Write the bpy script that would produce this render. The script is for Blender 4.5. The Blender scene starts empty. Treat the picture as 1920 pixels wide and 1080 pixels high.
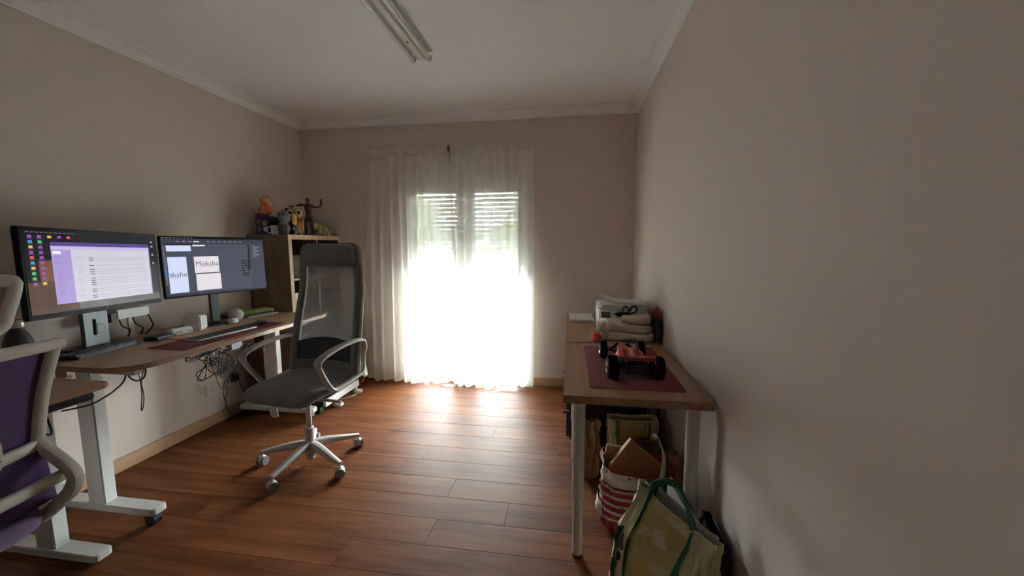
import bpy, bmesh, math, random
from mathutils import Vector, Matrix, noise
random.seed(7)
PI = math.pi
S = bpy.context.scene
COL = S.collection

# ------------------------------------------------------------------ camera
YAW, PITCH, ROLL, FPX = -0.148, -0.1079, -0.0034, 720.08
cd = bpy.data.cameras.new('camera')
cam = bpy.data.objects.new('camera', cd)
COL.objects.link(cam)
fw = Vector((math.sin(YAW)*math.cos(PITCH), math.cos(YAW)*math.cos(PITCH), math.sin(PITCH)))
rt = Vector((math.cos(YAW), -math.sin(YAW), 0))
up = rt.cross(fw)
r2 = rt*math.cos(ROLL) + up*math.sin(ROLL)
u2 = -rt*math.sin(ROLL) + up*math.cos(ROLL)
cam.matrix_world = Matrix(((r2.x, u2.x, -fw.x, 0), (r2.y, u2.y, -fw.y, 0), (r2.z, u2.z, -fw.z, 1.36), (0, 0, 0, 1)))
cd.sensor_width = 36
cd.lens = FPX/1920*36
cd.clip_start = 0.02
S.camera = cam

# ------------------------------------------------------------------ sky, exposure
SKY = 240.0
w = bpy.data.worlds.new('overcast_sky')
S.world = w
w.use_nodes = True
bg = w.node_tree.nodes['Background']
bg.inputs[0].default_value = (0.92, 0.965, 1.0, 1)
bg.inputs[1].default_value = SKY
S.view_settings.view_transform = 'Standard'
S.view_settings.look = 'None'
S.view_settings.exposure = 0.50
S.view_settings.gamma = 1
S.view_settings.use_curve_mapping = False
S.cycles.max_bounces = 14
S.cycles.diffuse_bounces = 8
S.cycles.transparent_max_bounces = 24

# ------------------------------------------------------------------ room dimensions
XL, XR, YB, YF, ZC = -2.703, 0.583, 3.651, -2.0, 2.60
WX0, WX1, WZ1 = -1.70, -0.375, 2.17         # window opening

pl = bpy.data.lights.new('window_portal', 'AREA')
pl.shape = 'RECTANGLE'; pl.size = WX1-WX0; pl.size_y = WZ1
pl.cycles.is_portal = True
po = bpy.data.objects.new('window_portal', pl)
COL.objects.link(po)
po.location = ((WX0+WX1)/2, YB+0.29, WZ1/2)
po.rotation_euler = (-PI/2, 0, 0)

# ------------------------------------------------------------------ materials
MATS = {}
def _new(name):
    m = bpy.data.materials.new(name); m.use_nodes = True
    nt = m.node_tree
    return m, nt, nt.nodes['Principled BSDF']
def M(name, col, rough=0.6, metal=0.0, var=0.08, scale=14.0, bump=0.0, spec=0.5, emit=None, es=1.0, sheen=0.0, stretch=(1, 1, 1), detail=3):
    """principled material whose colour wanders a little with a noise texture"""
    if name in MATS: return MATS[name]
    m, nt, b = _new(name)
    tc = nt.nodes.new('ShaderNodeTexCoord'); mp = nt.nodes.new('ShaderNodeMapping')
    mp.inputs['Scale'].default_value = stretch
    nz = nt.nodes.new('ShaderNodeTexNoise'); nz.inputs['Scale'].default_value = scale; nz.inputs['Detail'].default_value = detail
    mx = nt.nodes.new('ShaderNodeMix'); mx.data_type = 'RGBA'
    mx.inputs[6].default_value = tuple(max(0, c*(1-var)) for c in col) + (1,)
    mx.inputs[7].default_value = tuple(min(1, c*(1+var)) for c in col) + (1,)
    L = nt.links.new
    L(tc.outputs['Object'], mp.inputs[0]); L(mp.outputs[0], nz.inputs['Vector']); L(nz.outputs[0], mx.inputs[0]); L(mx.outputs[2], b.inputs['Base Color'])
    b.inputs['Roughness'].default_value = rough; b.inputs['Metallic'].default_value = metal
    b.inputs['Specular IOR Level'].default_value = spec
    if sheen: b.inputs['Sheen Weight'].default_value = sheen
    if emit:
        b.inputs['Emission Color'].default_value = tuple(emit) + (1,); b.inputs['Emission Strength'].default_value = es
    if bump:
        bp = nt.nodes.new('ShaderNodeBump'); bp.inputs['Strength'].default_value = bump; bp.inputs['Distance'].default_value = 0.004
        L(nz.outputs[0], bp.inputs['Height']); L(bp.outputs[0], b.inputs['Normal'])
    MATS[name] = m
    return m
def WOOD(name, dark, mid, light, rough=0.45, along='x', k=1.0, per_object=False, bump=0.05, spec=0.5):
    if name in MATS: return MATS[name]
    m, nt, b = _new(name); L = nt.links.new; N = nt.nodes.new
    tc = N('ShaderNodeTexCoord'); mp = N('ShaderNodeMapping')
    sc = {'x': (1.1*k, 13*k, 13*k), 'y': (13*k, 1.1*k, 13*k), 'z': (13*k, 13*k, 1.1*k)}[along]
    mp.inputs['Scale'].default_value = sc
    L(tc.outputs['Object'], mp.inputs[0])
    src = mp.outputs[0]
    if per_object:
        oi = N('ShaderNodeObjectInfo'); mm = N('ShaderNodeMath'); mm.operation = 'MULTIPLY'; mm.inputs[1].default_value = 57.0
        ad = N('ShaderNodeVectorMath'); ad.operation = 'ADD'
        L(oi.outputs['Random'], mm.inputs[0]); L(mp.outputs[0], ad.inputs[0]); L(mm.outputs[0], ad.inputs[1]); src = ad.outputs[0]
    n1 = N('ShaderNodeTexNoise'); n1.inputs['Scale'].default_value = 1.0; n1.inputs['Detail'].default_value = 7; n1.inputs['Distortion'].default_value = 0.9; n1.inputs['Roughness'].default_value = 0.62
    L(src, n1.inputs['Vector'])
    n2 = N('ShaderNodeTexNoise'); n2.inputs['Scale'].default_value = 5.0; n2.inputs['Detail'].default_value = 4
    L(src, n2.inputs['Vector'])
    ma = N('ShaderNodeMath'); ma.operation = 'MULTIPLY_ADD'; ma.inputs[1].default_value = 0.25
    L(n2.outputs[0], ma.inputs[0]); L(n1.outputs[0], ma.inputs[2])
    rp = N('ShaderNodeValToRGB'); e = rp.color_ramp.elements
    e[0].position = 0.42; e[0].color = tuple(dark)+(1,); e[1].position = 0.82; e[1].color = tuple(light)+(1,)
    q = e.new(0.60); q.color = tuple(mid)+(1,)
    L(ma.outputs[0], rp.inputs[0])
    if per_object:
        mr = N('ShaderNodeMapRange'); mr.inputs[3].default_value = 0.88; mr.inputs[4].default_value = 1.12
        hs = N('ShaderNodeHueSaturation')
        L(oi.outputs['Random'], mr.inputs[0]); L(mr.outputs[0], hs.inputs['Value']); L(rp.outputs[0], hs.inputs['Color']); L(hs.outputs[0], b.inputs['Base Color'])
    else:
        L(rp.outputs[0], b.inputs['Base Color'])
    b.inputs['Roughness'].default_value = rough; b.inputs['Specular IOR Level'].default_value = spec
    bp = N('ShaderNodeBump'); bp.inputs['Strength'].default_value = bump; bp.inputs['Distance'].default_value = 0.003
    L(n1.outputs[0], bp.inputs['Height']); L(bp.outputs[0], b.inputs['Normal'])
    MATS[name] = m
    return m
def SHEER(name, col, opaque, trans=0.6, var=0.1, scale=8, stretch=(1, 1, 1)):
    """thin woven stuff: part of the light passes straight through the weave, part is scattered"""
    m, nt, b = _new(name); L = nt.links.new; N = nt.nodes.new
    nt.nodes.remove(b)
    out = nt.nodes['Material Output']
    tp = N('ShaderNodeBsdfTransparent'); tl = N('ShaderNodeBsdfTranslucent'); df = N('ShaderNodeBsdfDiffuse')
    tc = N('ShaderNodeTexCoord'); mp = N('ShaderNodeMapping'); mp.inputs['Scale'].default_value = stretch
    nz = N('ShaderNodeTexNoise'); nz.inputs['Scale'].default_value = scale
    mr = N('ShaderNodeMapRange'); mr.inputs[3].default_value = opaque*(1-var); mr.inputs[4].default_value = min(1, opaque*(1+var))
    L(tc.outputs['Object'], mp.inputs[0]); L(mp.outputs[0], nz.inputs['Vector']); L(nz.outputs[0], mr.inputs[0])
    for n in (tl, df): n.inputs[0].default_value = tuple(col)+(1,)
    a = N('ShaderNodeMixShader'); a.inputs[0].default_value = trans; L(df.outputs[0], a.inputs[1]); L(tl.outputs[0], a.inputs[2])
    c = N('ShaderNodeMixShader'); L(mr.outputs[0], c.inputs[0]); L(tp.outputs[0], c.inputs[1]); L(a.outputs[0], c.inputs[2])
    L(c.outputs[0], out.inputs[0])
    MATS[name] = m
    return m
def GLASS(name):
    m, nt, b = _new(name); L = nt.links.new; N = nt.nodes.new
    nt.nodes.remove(b); out = nt.nodes['Material Output']
    tp = N('ShaderNodeBsdfTransparent'); tp.inputs[0].default_value = (0.93, 0.96, 0.95, 1)
    gl = N('ShaderNodeBsdfGlossy'); gl.inputs['Roughness'].default_value = 0.02
    fr = N('ShaderNodeFresnel'); fr.inputs[0].default_value = 1.5
    c = N('ShaderNodeMixShader'); L(fr.outputs[0], c.inputs[0]); L(tp.outputs[0], c.inputs[1]); L(gl.outputs[0], c.inputs[2]); L(c.outputs[0], out.inputs[0])
    MATS[name] = m
    return m
def GLOW(name, col, s=1.0, var=0.0, scale=30):
    """lit pixels of a screen"""
    if name in MATS: return MATS[name]
    m, nt, b = _new(name)
    b.inputs['Base Color'].default_value = (0.004, 0.004, 0.005, 1); b.inputs['Roughness'].default_value = 0.4; b.inputs['Specular IOR Level'].default_value = 0.1
    b.inputs['Emission Strength'].default_value = s
    b.inputs['Emission Color'].default_value = tuple(col)+(1,)
    if var:
        N = nt.nodes.new; L = nt.links.new
        tc = N('ShaderNodeTexCoord'); nz = N('ShaderNodeTexNoise'); nz.inputs['Scale'].default_value = scale
        mx = N('ShaderNodeMix'); mx.data_type = 'RGBA'
        mx.inputs[6].default_value = tuple(c*(1-var) for c in col)+(1,); mx.inputs[7].default_value = tuple(c*(1+var) for c in col)+(1,)
        L(tc.outputs['Object'], nz.inputs['Vector']); L(nz.outputs[0], mx.inputs[0]); L(mx.outputs[2], b.inputs['Emission Color'])
    MATS[name] = m
    return m

# ------------------------------------------------------------------ mesh helpers
def nb(): return bmesh.new()
def box(bm, c, s, rz=0.0, R=None):
    x, y, z = s[0]/2, s[1]/2, s[2]/2
    mt = Matrix.Translation(Vector(c)) @ (R.to_4x4() if R else Matrix.Rotation(rz, 4, 'Z'))
    v = [bm.verts.new(mt @ Vector(p)) for p in ((-x,-y,-z),(x,-y,-z),(x,y,-z),(-x,y,-z),(-x,-y,z),(x,-y,z),(x,y,z),(-x,y,z))]
    for f in ((0,3,2,1),(4,5,6,7),(0,1,5,4),(1,2,6,5),(2,3,7,6),(3,0,4,7)): bm.faces.new([v[i] for i in f])
    return v
def bx(bm, x0, x1, y0, y1, z0, z1): return box(bm, ((x0+x1)/2, (y0+y1)/2, (z0+z1)/2), (x1-x0, y1-y0, z1-z0))
def frame_of(t, side=None):
    t = t.normalized()
    if side is None: side = Vector((0, 0, 1)) if abs(t.z) < 0.9 else Vector((1, 0, 0))
    a = side - t*side.dot(t)
    if a.length < 1e-5: a = t.orthogonal()
    a.normalize(); b = t.cross(a)
    return a, b
def sweep(bm, pts, w, h=None, seg=10, closed=False, side=None, square=0.0, cap=True):
    """tube along pts; w/h = half sizes along side and across (numbers or lists); square 0 round .. 1 boxy"""
    pts = [Vector(p) for p in pts]; n = len(pts)
    if h is None: h = w
    W = w if isinstance(w, (list, tuple)) else [w]*n
    Hh = h if isinstance(h, (list, tuple)) else [h]*n
    rings = []; prev = None
    for i, p in enumerate(pts):
        if closed: t = pts[(i+1) % n]-pts[i-1]
        else: t = pts[min(i+1, n-1)]-pts[max(i-1, 0)]
        if t.length < 1e-9: t = Vector((0, 0, 1))
        if side is not None: a, b = frame_of(t, Vector(side))
        elif prev is None: a, b = frame_of(t)
        else: a, b = frame_of(t, prev)
        prev = a
        ring = []
        for k in range(seg):
            an = 2*PI*(k+0.5)/seg; c, s = math.cos(an), math.sin(an)
            if square:
                e = 1-0.75*square
                c = math.copysign(abs(c)**e, c); s = math.copysign(abs(s)**e, s)
            ring.append(bm.verts.new(p + a*(c*W[i]) + b*(s*Hh[i])))
        rings.append(ring)
    m = n if closed else n-1
    for i in range(m):
        A, B = rings[i], rings[(i+1) % n]
        for k in range(seg): bm.faces.new((A[k], A[(k+1) % seg], B[(k+1) % seg], B[k]))
    if cap and not closed:
        bm.faces.new(rings[0][::-1]); bm.faces.new(rings[-1])
def smooth_path(ctrl, n=8, closed=False):
    c = [Vector(p) for p in ctrl]; out = []; m = len(c)
    rng = m if closed else m-1
    for i in range(rng):
        p0 = c[(i-1) % m] if closed or i > 0 else c[0]
        p1 = c[i]; p2 = c[(i+1) % m]
        p3 = c[(i+2) % m] if closed or i+2 < m else c[-1]
        for k in range(n):
            t = k/n
            out.append(0.5*((2*p1)+(p2-p0)*t+(2*p0-5*p1+4*p2-p3)*t*t+(3*p1-p0-3*p2+p3)*t**3))
    if not closed: out.append(c[-1])
    return out
def cyl(bm, a, b, r, r2=None, seg=16): sweep(bm, [a, b], [r, r if r2 is None else r2], [r, r if r2 is None else r2], seg=seg)
def lathe(bm, prof, c=(0, 0, 0), seg=24, axis=None):
    """prof: (radius, height) list, spun about z (or about axis)"""
    c = Vector(c); R = Vector((0, 0, 1)).rotation_difference(Vector(axis)).to_matrix() if axis else Matrix.Identity(3)
    rings = []
    for r, z in prof:
        rings.append([bm.verts.new(c + R @ Vector((max(r, 1e-4)*math.cos(2*PI*k/seg), max(r, 1e-4)*math.sin(2*PI*k/seg), z))) for k in range(seg)])
    for A, B in zip(rings, rings[1:]):
        for k in range(seg): bm.faces.new((A[k], A[(k+1) % seg], B[(k+1) % seg], B[k]))
    bm.faces.new(rings[0][::-1]); bm.faces.new(rings[-1])
def ell(bm, c, s, seg=16, R=None, e=1.0):
    """ellipsoid with half sizes s (e < 1 makes it boxy)"""
    c = Vector(c); rings = []
    n = max(6, seg//2)
    sg = lambda v: math.copysign(abs(v)**e, v)
    for i in range(n+1):
        ph = -PI/2 + PI*i/n
        ring = []
        for k in range(seg):
            th = 2*PI*k/seg
            cp = max(math.cos(ph), 0.02)
            p = Vector((s[0]*sg(cp)*sg(math.cos(th)), s[1]*sg(cp)*sg(math.sin(th)), s[2]*sg(math.sin(ph))))
            ring.append(bm.verts.new(c + (R @ p if R else p)))
        rings.append(ring)
    for A, B in zip(rings, rings[1:]):
        for k in range(seg): bm.faces.new((A[k], A[(k+1) % seg], B[(k+1) % seg], B[k]))
    bm.faces.new(rings[0][::-1]); bm.faces.new(rings[-1])
def prism(bm, poly, z0, z1, R=None, c=(0, 0, 0)):
    c = Vector(c)
    T = lambda p: c + (R @ Vector(p) if R else Vector(p))
    a = [bm.verts.new(T((x, y, z0))) for x, y in poly]; b = [bm.verts.new(T((x, y, z1))) for x, y in poly]
    n = len(poly)
    bm.faces.new(a[::-1]); bm.faces.new(b)
    for i in range(n): bm.faces.new((a[i], a[(i+1) % n], b[(i+1) % n], b[i]))
def rrect(x0, x1, y0, y1, r, n=6):
    o = []
    rr = r if isinstance(r, (list, tuple)) else [r]*4
    for (cx, cy, a0), q in zip(((x1, y1, 0), (x0, y1, 90), (x0, y0, 180), (x1, y0, 270)), rr):
        sx = -1 if cx == x1 else 1; sy = -1 if cy == y1 else 1
        for k in range(n+1):
            a = math.radians(a0+90*k/n)
            o.append((cx+sx*q+q*math.cos(a), cy+sy*q+q*math.sin(a)))
    return o
def grid(bm, f, nu, nv, close_u=False):
    vs = [[bm.verts.new(f(i/(nu if close_u else nu-1), j/(nv-1))) for i in range(nu)] for j in range(nv)]
    for j in range(nv-1):
        for i in range(nu if close_u else nu-1):
            i2 = (i+1) % nu
            bm.faces.new((vs[j][i], vs[j][i2], vs[j+1][i2], vs[j+1][i]))
    return vs
def obj(name, bm, mat, parent=None, smooth=False, bevel=0.0, local=False, solid=0.0, kind=None, subd=0, fix=True):
    if fix: bmesh.ops.recalc_face_normals(bm, faces=bm.faces)
    if bevel:
        ed = [e for e in bm.edges if len(e.link_faces) == 2 and e.calc_face_angle(0) > 0.6]
        bmesh.ops.bevel(bm, geom=ed, offset=bevel, segments=2, affect='EDGES', clamp_overlap=True)
    me = bpy.data.meshes.new(name); bm.to_mesh(me); bm.free()
    if parent is not None and not local: me.transform(world_of(parent).inverted())
    o = bpy.data.objects.new(name, me); COL.objects.link(o)
    for m in (mat if isinstance(mat, (list, tuple)) else [mat]): me.materials.append(m)
    if parent is not None: o.parent = parent
    if smooth:
        for p in me.polygons: p.use_smooth = True
        me.set_sharp_from_angle(angle=math.radians(48))
    if solid:
        sd = o.modifiers.new('thickness', 'SOLIDIFY'); sd.thickness = solid; sd.offset = 0
    if subd:
        sb = o.modifiers.new('rounding', 'SUBSURF'); sb.levels = subd; sb.render_levels = subd
    if kind: o['kind'] = kind
    return o
def world_of(o):
    m = Matrix.LocRotScale(o.location, o.rotation_euler, o.scale)
    return world_of(o.parent) @ m if o.parent else m
def tag(o, label, cat, group=None):
    o['label'] = label; o['category'] = cat
    if group: o['group'] = group
    return o
def thing(name, label, cat, loc=(0, 0, 0), rz=0.0, group=None):
    o = bpy.data.objects.new(name, None); COL.objects.link(o); o.empty_display_size = 0.05
    o.location = loc; o.rotation_euler = (0, 0, rz)
    return tag(o, label, cat, group)
def struct(o, label, cat):
    o['kind'] = 'structure'; return tag(o, label, cat)
def text_mesh(s, size, bold=0.0):
    cu = bpy.data.curves.new('lettering', 'FONT'); cu.body = s; cu.size = size; cu.offset = bold; cu.extrude = 0.0004
    cu.align_x = 'CENTER'; cu.align_y = 'CENTER'; cu.resolution_u = 3
    t = bpy.data.objects.new('lettering_tmp', cu); COL.objects.link(t)
    bpy.context.view_layer.update()
    me = bpy.data.meshes.new_from_object(t.evaluated_get(bpy.context.evaluated_depsgraph_get()))
    bpy.data.objects.remove(t); bpy.data.curves.remove(cu)
    return me
def lettering(name, s, size, mat, parent, mtx, bold=0.0):
    me = text_mesh(s, size, bold); me.transform(mtx); me.materials.clear(); me.materials.append(mat)
    o = bpy.data.objects.new(name, me); COL.objects.link(o); o.parent = parent
    return o

# ------------------------------------------------------------------ palette
m_wall = M('cream_wall_paint', (0.66, 0.575, 0.52), 0.9, var=0.02, scale=60, bump=0.04, spec=0.2)
m_ceil = M('white_ceiling_paint', (0.895, 0.915, 0.935), 0.9, var=0.015, scale=30, spec=0.2)
m_crown = M('white_plaster_moulding', (0.88, 0.885, 0.885), 0.8, var=0.02, scale=30, spec=0.2)
m_base = WOOD('oak_skirting', (0.36, 0.21, 0.12), (0.44, 0.27, 0.155), (0.50, 0.32, 0.19), 0.5, 'x')
m_floor = WOOD('oak_plank', (0.054, 0.016, 0.0055), (0.098, 0.032, 0.0115), (0.14, 0.052, 0.021), 0.50, 'x', 1.0, True, 0.12, 0.06)
m_gap = M('plank_joint', (0.14, 0.065, 0.035), 0.8)
m_oak = WOOD('pale_oak_board', (0.16, 0.072, 0.034), (0.222, 0.110, 0.056), (0.275, 0.148, 0.081), 0.42, 'y', 1.2)
m_oakx = WOOD('pale_oak_edge', (0.16, 0.072, 0.034), (0.222, 0.110, 0.056), (0.275, 0.148, 0.081), 0.42, 'x', 1.2)
m_desk = WOOD('brown_oak_desk', (0.27, 0.15, 0.085), (0.36, 0.215, 0.125), (0.42, 0.265, 0.16), 0.42, 'y', 1.0)
m_case = WOOD('shaded_brown_board', (0.085, 0.045, 0.024), (0.125, 0.070, 0.038), (0.16, 0.093, 0.053), 0.5, 'z', 1.0)  # brown deepened to put the shade of the corner into the boards
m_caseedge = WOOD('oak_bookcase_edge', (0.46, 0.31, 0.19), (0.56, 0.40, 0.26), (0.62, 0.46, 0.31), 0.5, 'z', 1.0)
m_white = M('white_enamel', (0.54, 0.535, 0.51), 0.4, var=0.02)
m_pvc = M('white_window_frame', (0.86, 0.86, 0.84), 0.35, var=0.015)
m_black = M('black_plastic', (0.015, 0.015, 0.017), 0.45, var=0.2)
m_rubber = M('black_rubber', (0.008, 0.008, 0.009), 0.85, var=0.25, scale=60, bump=0.2, spec=0.15)
m_dgrey = M('dark_grey_plastic', (0.055, 0.057, 0.062), 0.5, var=0.1)
m_steel = M('brushed_steel', (0.55, 0.55, 0.54), 0.35, 0.9, var=0.05)
m_silver = M('silver_painted_metal', (0.46, 0.445, 0.42), 0.4, 0.3, var=0.03)
m_beige = M('light_grey_moulded_plastic', (0.45, 0.42, 0.38), 0.5, var=0.03)
m_grey_fab = M('grey_woven_fabric', (0.145, 0.142, 0.132), 0.95, var=0.18, scale=220, bump=0.2, sheen=0.2)
m_purple = M('purple_fabric', (0.115, 0.075, 0.165), 0.95, var=0.18, scale=200, bump=0.2, sheen=0.2)
m_maroon = M('maroon_felt_mat', (0.13, 0.026, 0.032), 0.9, var=0.1, scale=160, bump=0.1, spec=0.2)
m_cable = M('black_cable', (0.012, 0.012, 0.012), 0.5, var=0.1)
m_wcable = M('white_cable', (0.72, 0.71, 0.68), 0.5, var=0.03)
m_wplas = M('white_plastic', (0.78, 0.775, 0.75), 0.4, var=0.02)
m_paper = M('white_paper', (0.78, 0.765, 0.745), 0.85, var=0.03, scale=8)
m_paper2 = M('printed_paper', (0.70, 0.68, 0.67), 0.85, var=0.12, scale=26, stretch=(1, 6, 1))

# ------------------------------------------------------------------ floor
bm = nb(); bx(bm, XL-0.1, XR+0.1, YF-0.1, YB+0.02, -0.10, -0.0125)
floor = struct(obj('floor', bm, m_gap), 'glossy brown oak plank floor running across the room', 'floor')
PW, PLN, GAP = 0.170, 1.24, 0.0008
shared = {}
row = 0
y = 1.548 - 18*PW
starts = {1: -0.641, 2: -0.30, 3: -0.642, 4: -1.017, 5: -0.928, 6: -1.30}
while y < YB:
    y0, y1 = max(y, YF), min(y+PW, YB)
    if y1-y0 > 0.01:
        k = row-17
        x = starts.get(k, -0.5 + random.uniform(-0.6, 0.6)) - 4*PLN
        while x < XR:
            x0, x1 = max(x, XL), min(x+PLN, XR)
            if x1-x0 > 0.01:
                key = (round(x1-x0, 4), round(y1-y0, 4))
                if key not in shared:
                    bm = nb(); lx, ly = (x1-x0)/2-GAP/2, (y1-y0)/2-GAP/2
                    vb = [bm.verts.new(p) for p in ((-lx,-ly,-0.012),(lx,-ly,-0.012),(lx,ly,-0.012),(-lx,ly,-0.012))]
                    vm = [bm.verts.new(p) for p in ((-lx,-ly,-0.0008),(lx,-ly,-0.0008),(lx,ly,-0.0008),(-lx,ly,-0.0008))]
                    e = 0.0010
                    vt = [bm.verts.new(p) for p in ((-lx+e,-ly+e,0),(lx-e,-ly+e,0),(lx-e,ly-e,0),(-lx+e,ly-e,0))]
                    bm.faces.new(vt)
                    for A, B in ((vb, vm), (vm, vt)):
                        for i in range(4): bm.faces.new((A[i], A[(i+1) % 4], B[(i+1) % 4], B[i]))
                    me = bpy.data.meshes.new('plank'); bmesh.ops.recalc_face_normals(bm, faces=bm.faces); bm.to_mesh(me); bm.free(); me.materials.append(m_floor)
                    shared[key] = me
                o = bpy.data.objects.new('plank', shared[key]); COL.objects.link(o)
                o.parent = floor; o.location = ((x0+x1)/2, (y0+y1)/2, random.uniform(-0.0004, 0))
                # a hair of tilt: laid boards never lie quite flat
                o.rotation_euler = (random.uniform(-0.0016, 0.0016), random.uniform(-0.0003, 0.0003), 0)
            x += PLN
    y += PW; row += 1

# ------------------------------------------------------------------ walls, ceiling, mouldings
bm = nb(); bx(bm, XL-0.15, XL, YF-0.15, YB+0.28, -0.1, ZC+0.1)
struct(obj('wall_left', bm, m_wall), 'cream painted wall behind the two monitors', 'wall')
bm = nb(); bx(bm, XR, XR+0.15, YF-0.15, YB+0.28, -0.1, ZC+0.1)
struct(obj('wall_right', bm, m_wall), 'plain cream wall filling the right of the view', 'wall')
bm = nb(); bx(bm, XL, XR, YF-0.15, YF, -0.1, ZC+0.1)
struct(obj('wall_front', bm, m_wall), 'cream wall behind the viewer', 'wall')
bm = nb(); bx(bm, -0.75, 0.15, YF, YF+0.04, 0, 2.05)
struct(obj('added_dark_door', bm, MATS.get('brown_added_door') or WOOD('brown_added_door', (0.17, 0.095, 0.052), (0.24, 0.14, 0.08), (0.30, 0.185, 0.11), 0.5, 'z'), bevel=0.004), 'unseen brown door added behind the viewer to cut bounced light', 'door')  # unseen dark door added so less light bounces back into the room
bm = nb()
bx(bm, XL, WX0, YB, YB+0.28, -0.1, ZC+0.1); bx(bm, WX1, XR, YB, YB+0.28, -0.1, ZC+0.1); bx(bm, WX0, WX1, YB, YB+0.28, WZ1, ZC+0.1)
bx(bm, WX0, WX1, YB, YB+0.28, -0.1, 0.0)
struct(obj('wall_back', bm, m_wall), 'cream end wall with the curtained balcony door', 'wall')
bm = nb(); bx(bm, XL-0.15, XR+0.15, YF-0.15, YB+0.28, ZC, ZC+0.1)
struct(obj('ceiling', bm, m_ceil), 'flat white ceiling', 'ceiling')
prof = [(0, 0), (0.0, -0.076), (0.008, -0.076), (0.010, -0.066), (0.022, -0.058), (0.030, -0.040), (0.046, -0.026), (0.060, -0.020), (0.062, -0.010), (0.074, -0.008), (0.076, 0)]
def crown(name, p0, p1, inward):
    bm = nb(); inw = Vector(inward); rings = []
    for p, s in ((Vector(p0), 1), (Vector(p1), -1)):
        d = (Vector(p1)-Vector(p0)).normalized()*s
        rings.append([bm.verts.new(p + inw*a + d*a*0.999 + Vector((0, 0, b))) for a, b in prof])
    n = len(prof)
    for i in range(n): bm.faces.new((rings[0][i], rings[0][(i+1) % n], rings[1][(i+1) % n], rings[1][i]))
    bm.faces.new(rings[0]); bm.faces.new(rings[1][::-1])
    return obj(name, bm, m_crown)
struct(crown('trim_1', (XL, YF, ZC), (XL, YB, ZC), (1, 0, 0)), 'white stepped ceiling moulding along the monitor wall', 'moulding')
struct(crown('trim_2', (XR, YF, ZC), (XR, YB, ZC), (-1, 0, 0)), 'white stepped ceiling moulding along the bare wall', 'moulding')
struct(crown('trim_3', (XL, YB, ZC), (XR, YB, ZC), (0, -1, 0)), 'white stepped ceiling moulding above the curtains', 'moulding')
BH = 0.085
bm = nb(); bx(bm, XL, XL+0.014, YF, YB, 0, BH)
struct(obj('baseboard_left', bm, WOOD('oak_skirting_side', (0.36, 0.21, 0.12), (0.44, 0.27, 0.155), (0.50, 0.32, 0.19), 0.5, 'y'), bevel=0.002), 'oak skirting board below the monitor wall', 'baseboard')
bm = nb(); bx(bm, XR-0.014, XR, YF, YB, 0, BH)
struct(obj('baseboard_right', bm, MATS['oak_skirting_side'], bevel=0.002), 'oak skirting board behind the shopping bags', 'baseboard')
bm = nb(); bx(bm, XL+0.014, WX0, YB-0.014, YB, 0, BH)
struct(obj('baseboard_back', bm, m_base, bevel=0.002), 'oak skirting board left of the balcony door', 'baseboard')
bm = nb(); bx(bm, WX1, XR-0.014, YB-0.014, YB, 0, BH)
struct(obj('baseboard_back', bm, m_base, bevel=0.002), 'oak skirting board right of the balcony door', 'baseboard')

# ------------------------------------------------------------------ balcony door
win = thing('window_1', 'white double balcony door with half lowered roller shutter', 'window', ((WX0+WX1)/2, YB+0.10, 0)); win['kind'] = 'structure'
FX0, FX1, FT = -1.675, -0.395, 2.03
FY = YB+0.10
bm = nb()
bx(bm, WX0, FX0+0.05, FY, FY+0.07, 0, FT); bx(bm, FX1-0.05, WX1, FY, FY+0.07, 0, FT)
bx(bm, FX0+0.05, FX1-0.05, FY, FY+0.07, FT-0.05, FT); bx(bm, FX0+0.05, FX1-0.05, FY, FY+0.07, 0, 0.035)
obj('frame', bm, m_pvc, win, bevel=0.004)
bm = nb(); bx(bm, WX0, WX1, FY+0.01, FY+0.04, FT+0.012, WZ1); obj('shutter_box', bm, m_pvc, win, bevel=0.003)
bm = nb(); bx(bm, WX0, WX1, FY-0.012, FY+0.03, FT, FT+0.014); obj('frame_ledge', bm, m_pvc, win, bevel=0.002)
m_glass = GLASS('window_glass')
mid = (-1.104-0.937)/2
for s, (a, b, g0, g1) in enumerate(((FX0+0.042, mid-0.002, -1.547, -1.104), (mid+0.002, FX1-0.042, -0.937, -0.493))):
    bm = nb()
    y0, y1 = FY-0.018, FY+0.05
    bx(bm, a, g0, y0, y1, 0.03, FT-0.042); bx(bm, g1, b, y0, y1, 0.03, FT-0.042)
    bx(bm, g0, g1, y0, y1, 1.90, FT-0.042); bx(bm, g0, g1, y0, y1, 0.03, 0.105)
    sash = obj('sash', bm, m_pvc, win, bevel=0.004)
    bm = nb(); bx(bm, g0-0.005, g1+0.005, FY+0.012, FY+0.02, 0.10, 1.905); obj('pane', bm, m_glass, sash)
    bm = nb()
    for (p, q, r, t) in ((g0, g0+0.012, 0.105, 1.90), (g1-0.012, g1, 0.105, 1.90), (g0, g1, 1.888, 1.90), (g0, g1, 0.105, 0.117)):
        bx(bm, p, q, FY+0.004, FY+0.012, r, t)
    obj('glazing_bead', bm, M('grey_gasket', (0.25, 0.25, 0.25), 0.6), sash)
    if s == 1:
        bm = nb()
        box(bm, (-0.985, FY-0.022, 0.985), (0.03, 0.012, 0.13))
        sweep(bm, smooth_path([(-0.985, FY-0.028, 1.0), (-0.985, FY-0.06, 1.0), (-0.975, FY-0.068, 0.985), (-0.962, FY-0.068, 0.93), (-0.950, FY-0.066, 0.875)], 4), 0.011, 0.008, seg=8)
        obj('handle', bm, M('grey_handle', (0.30, 0.30, 0.30), 0.35, 0.5), sash, smooth=True)
m_slat = SHEER('ivory_shutter_slat', (0.70, 0.72, 0.63), 1.0, 0.028, 0.0)
zz = 1.185; k = 0
bm = nb()
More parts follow.
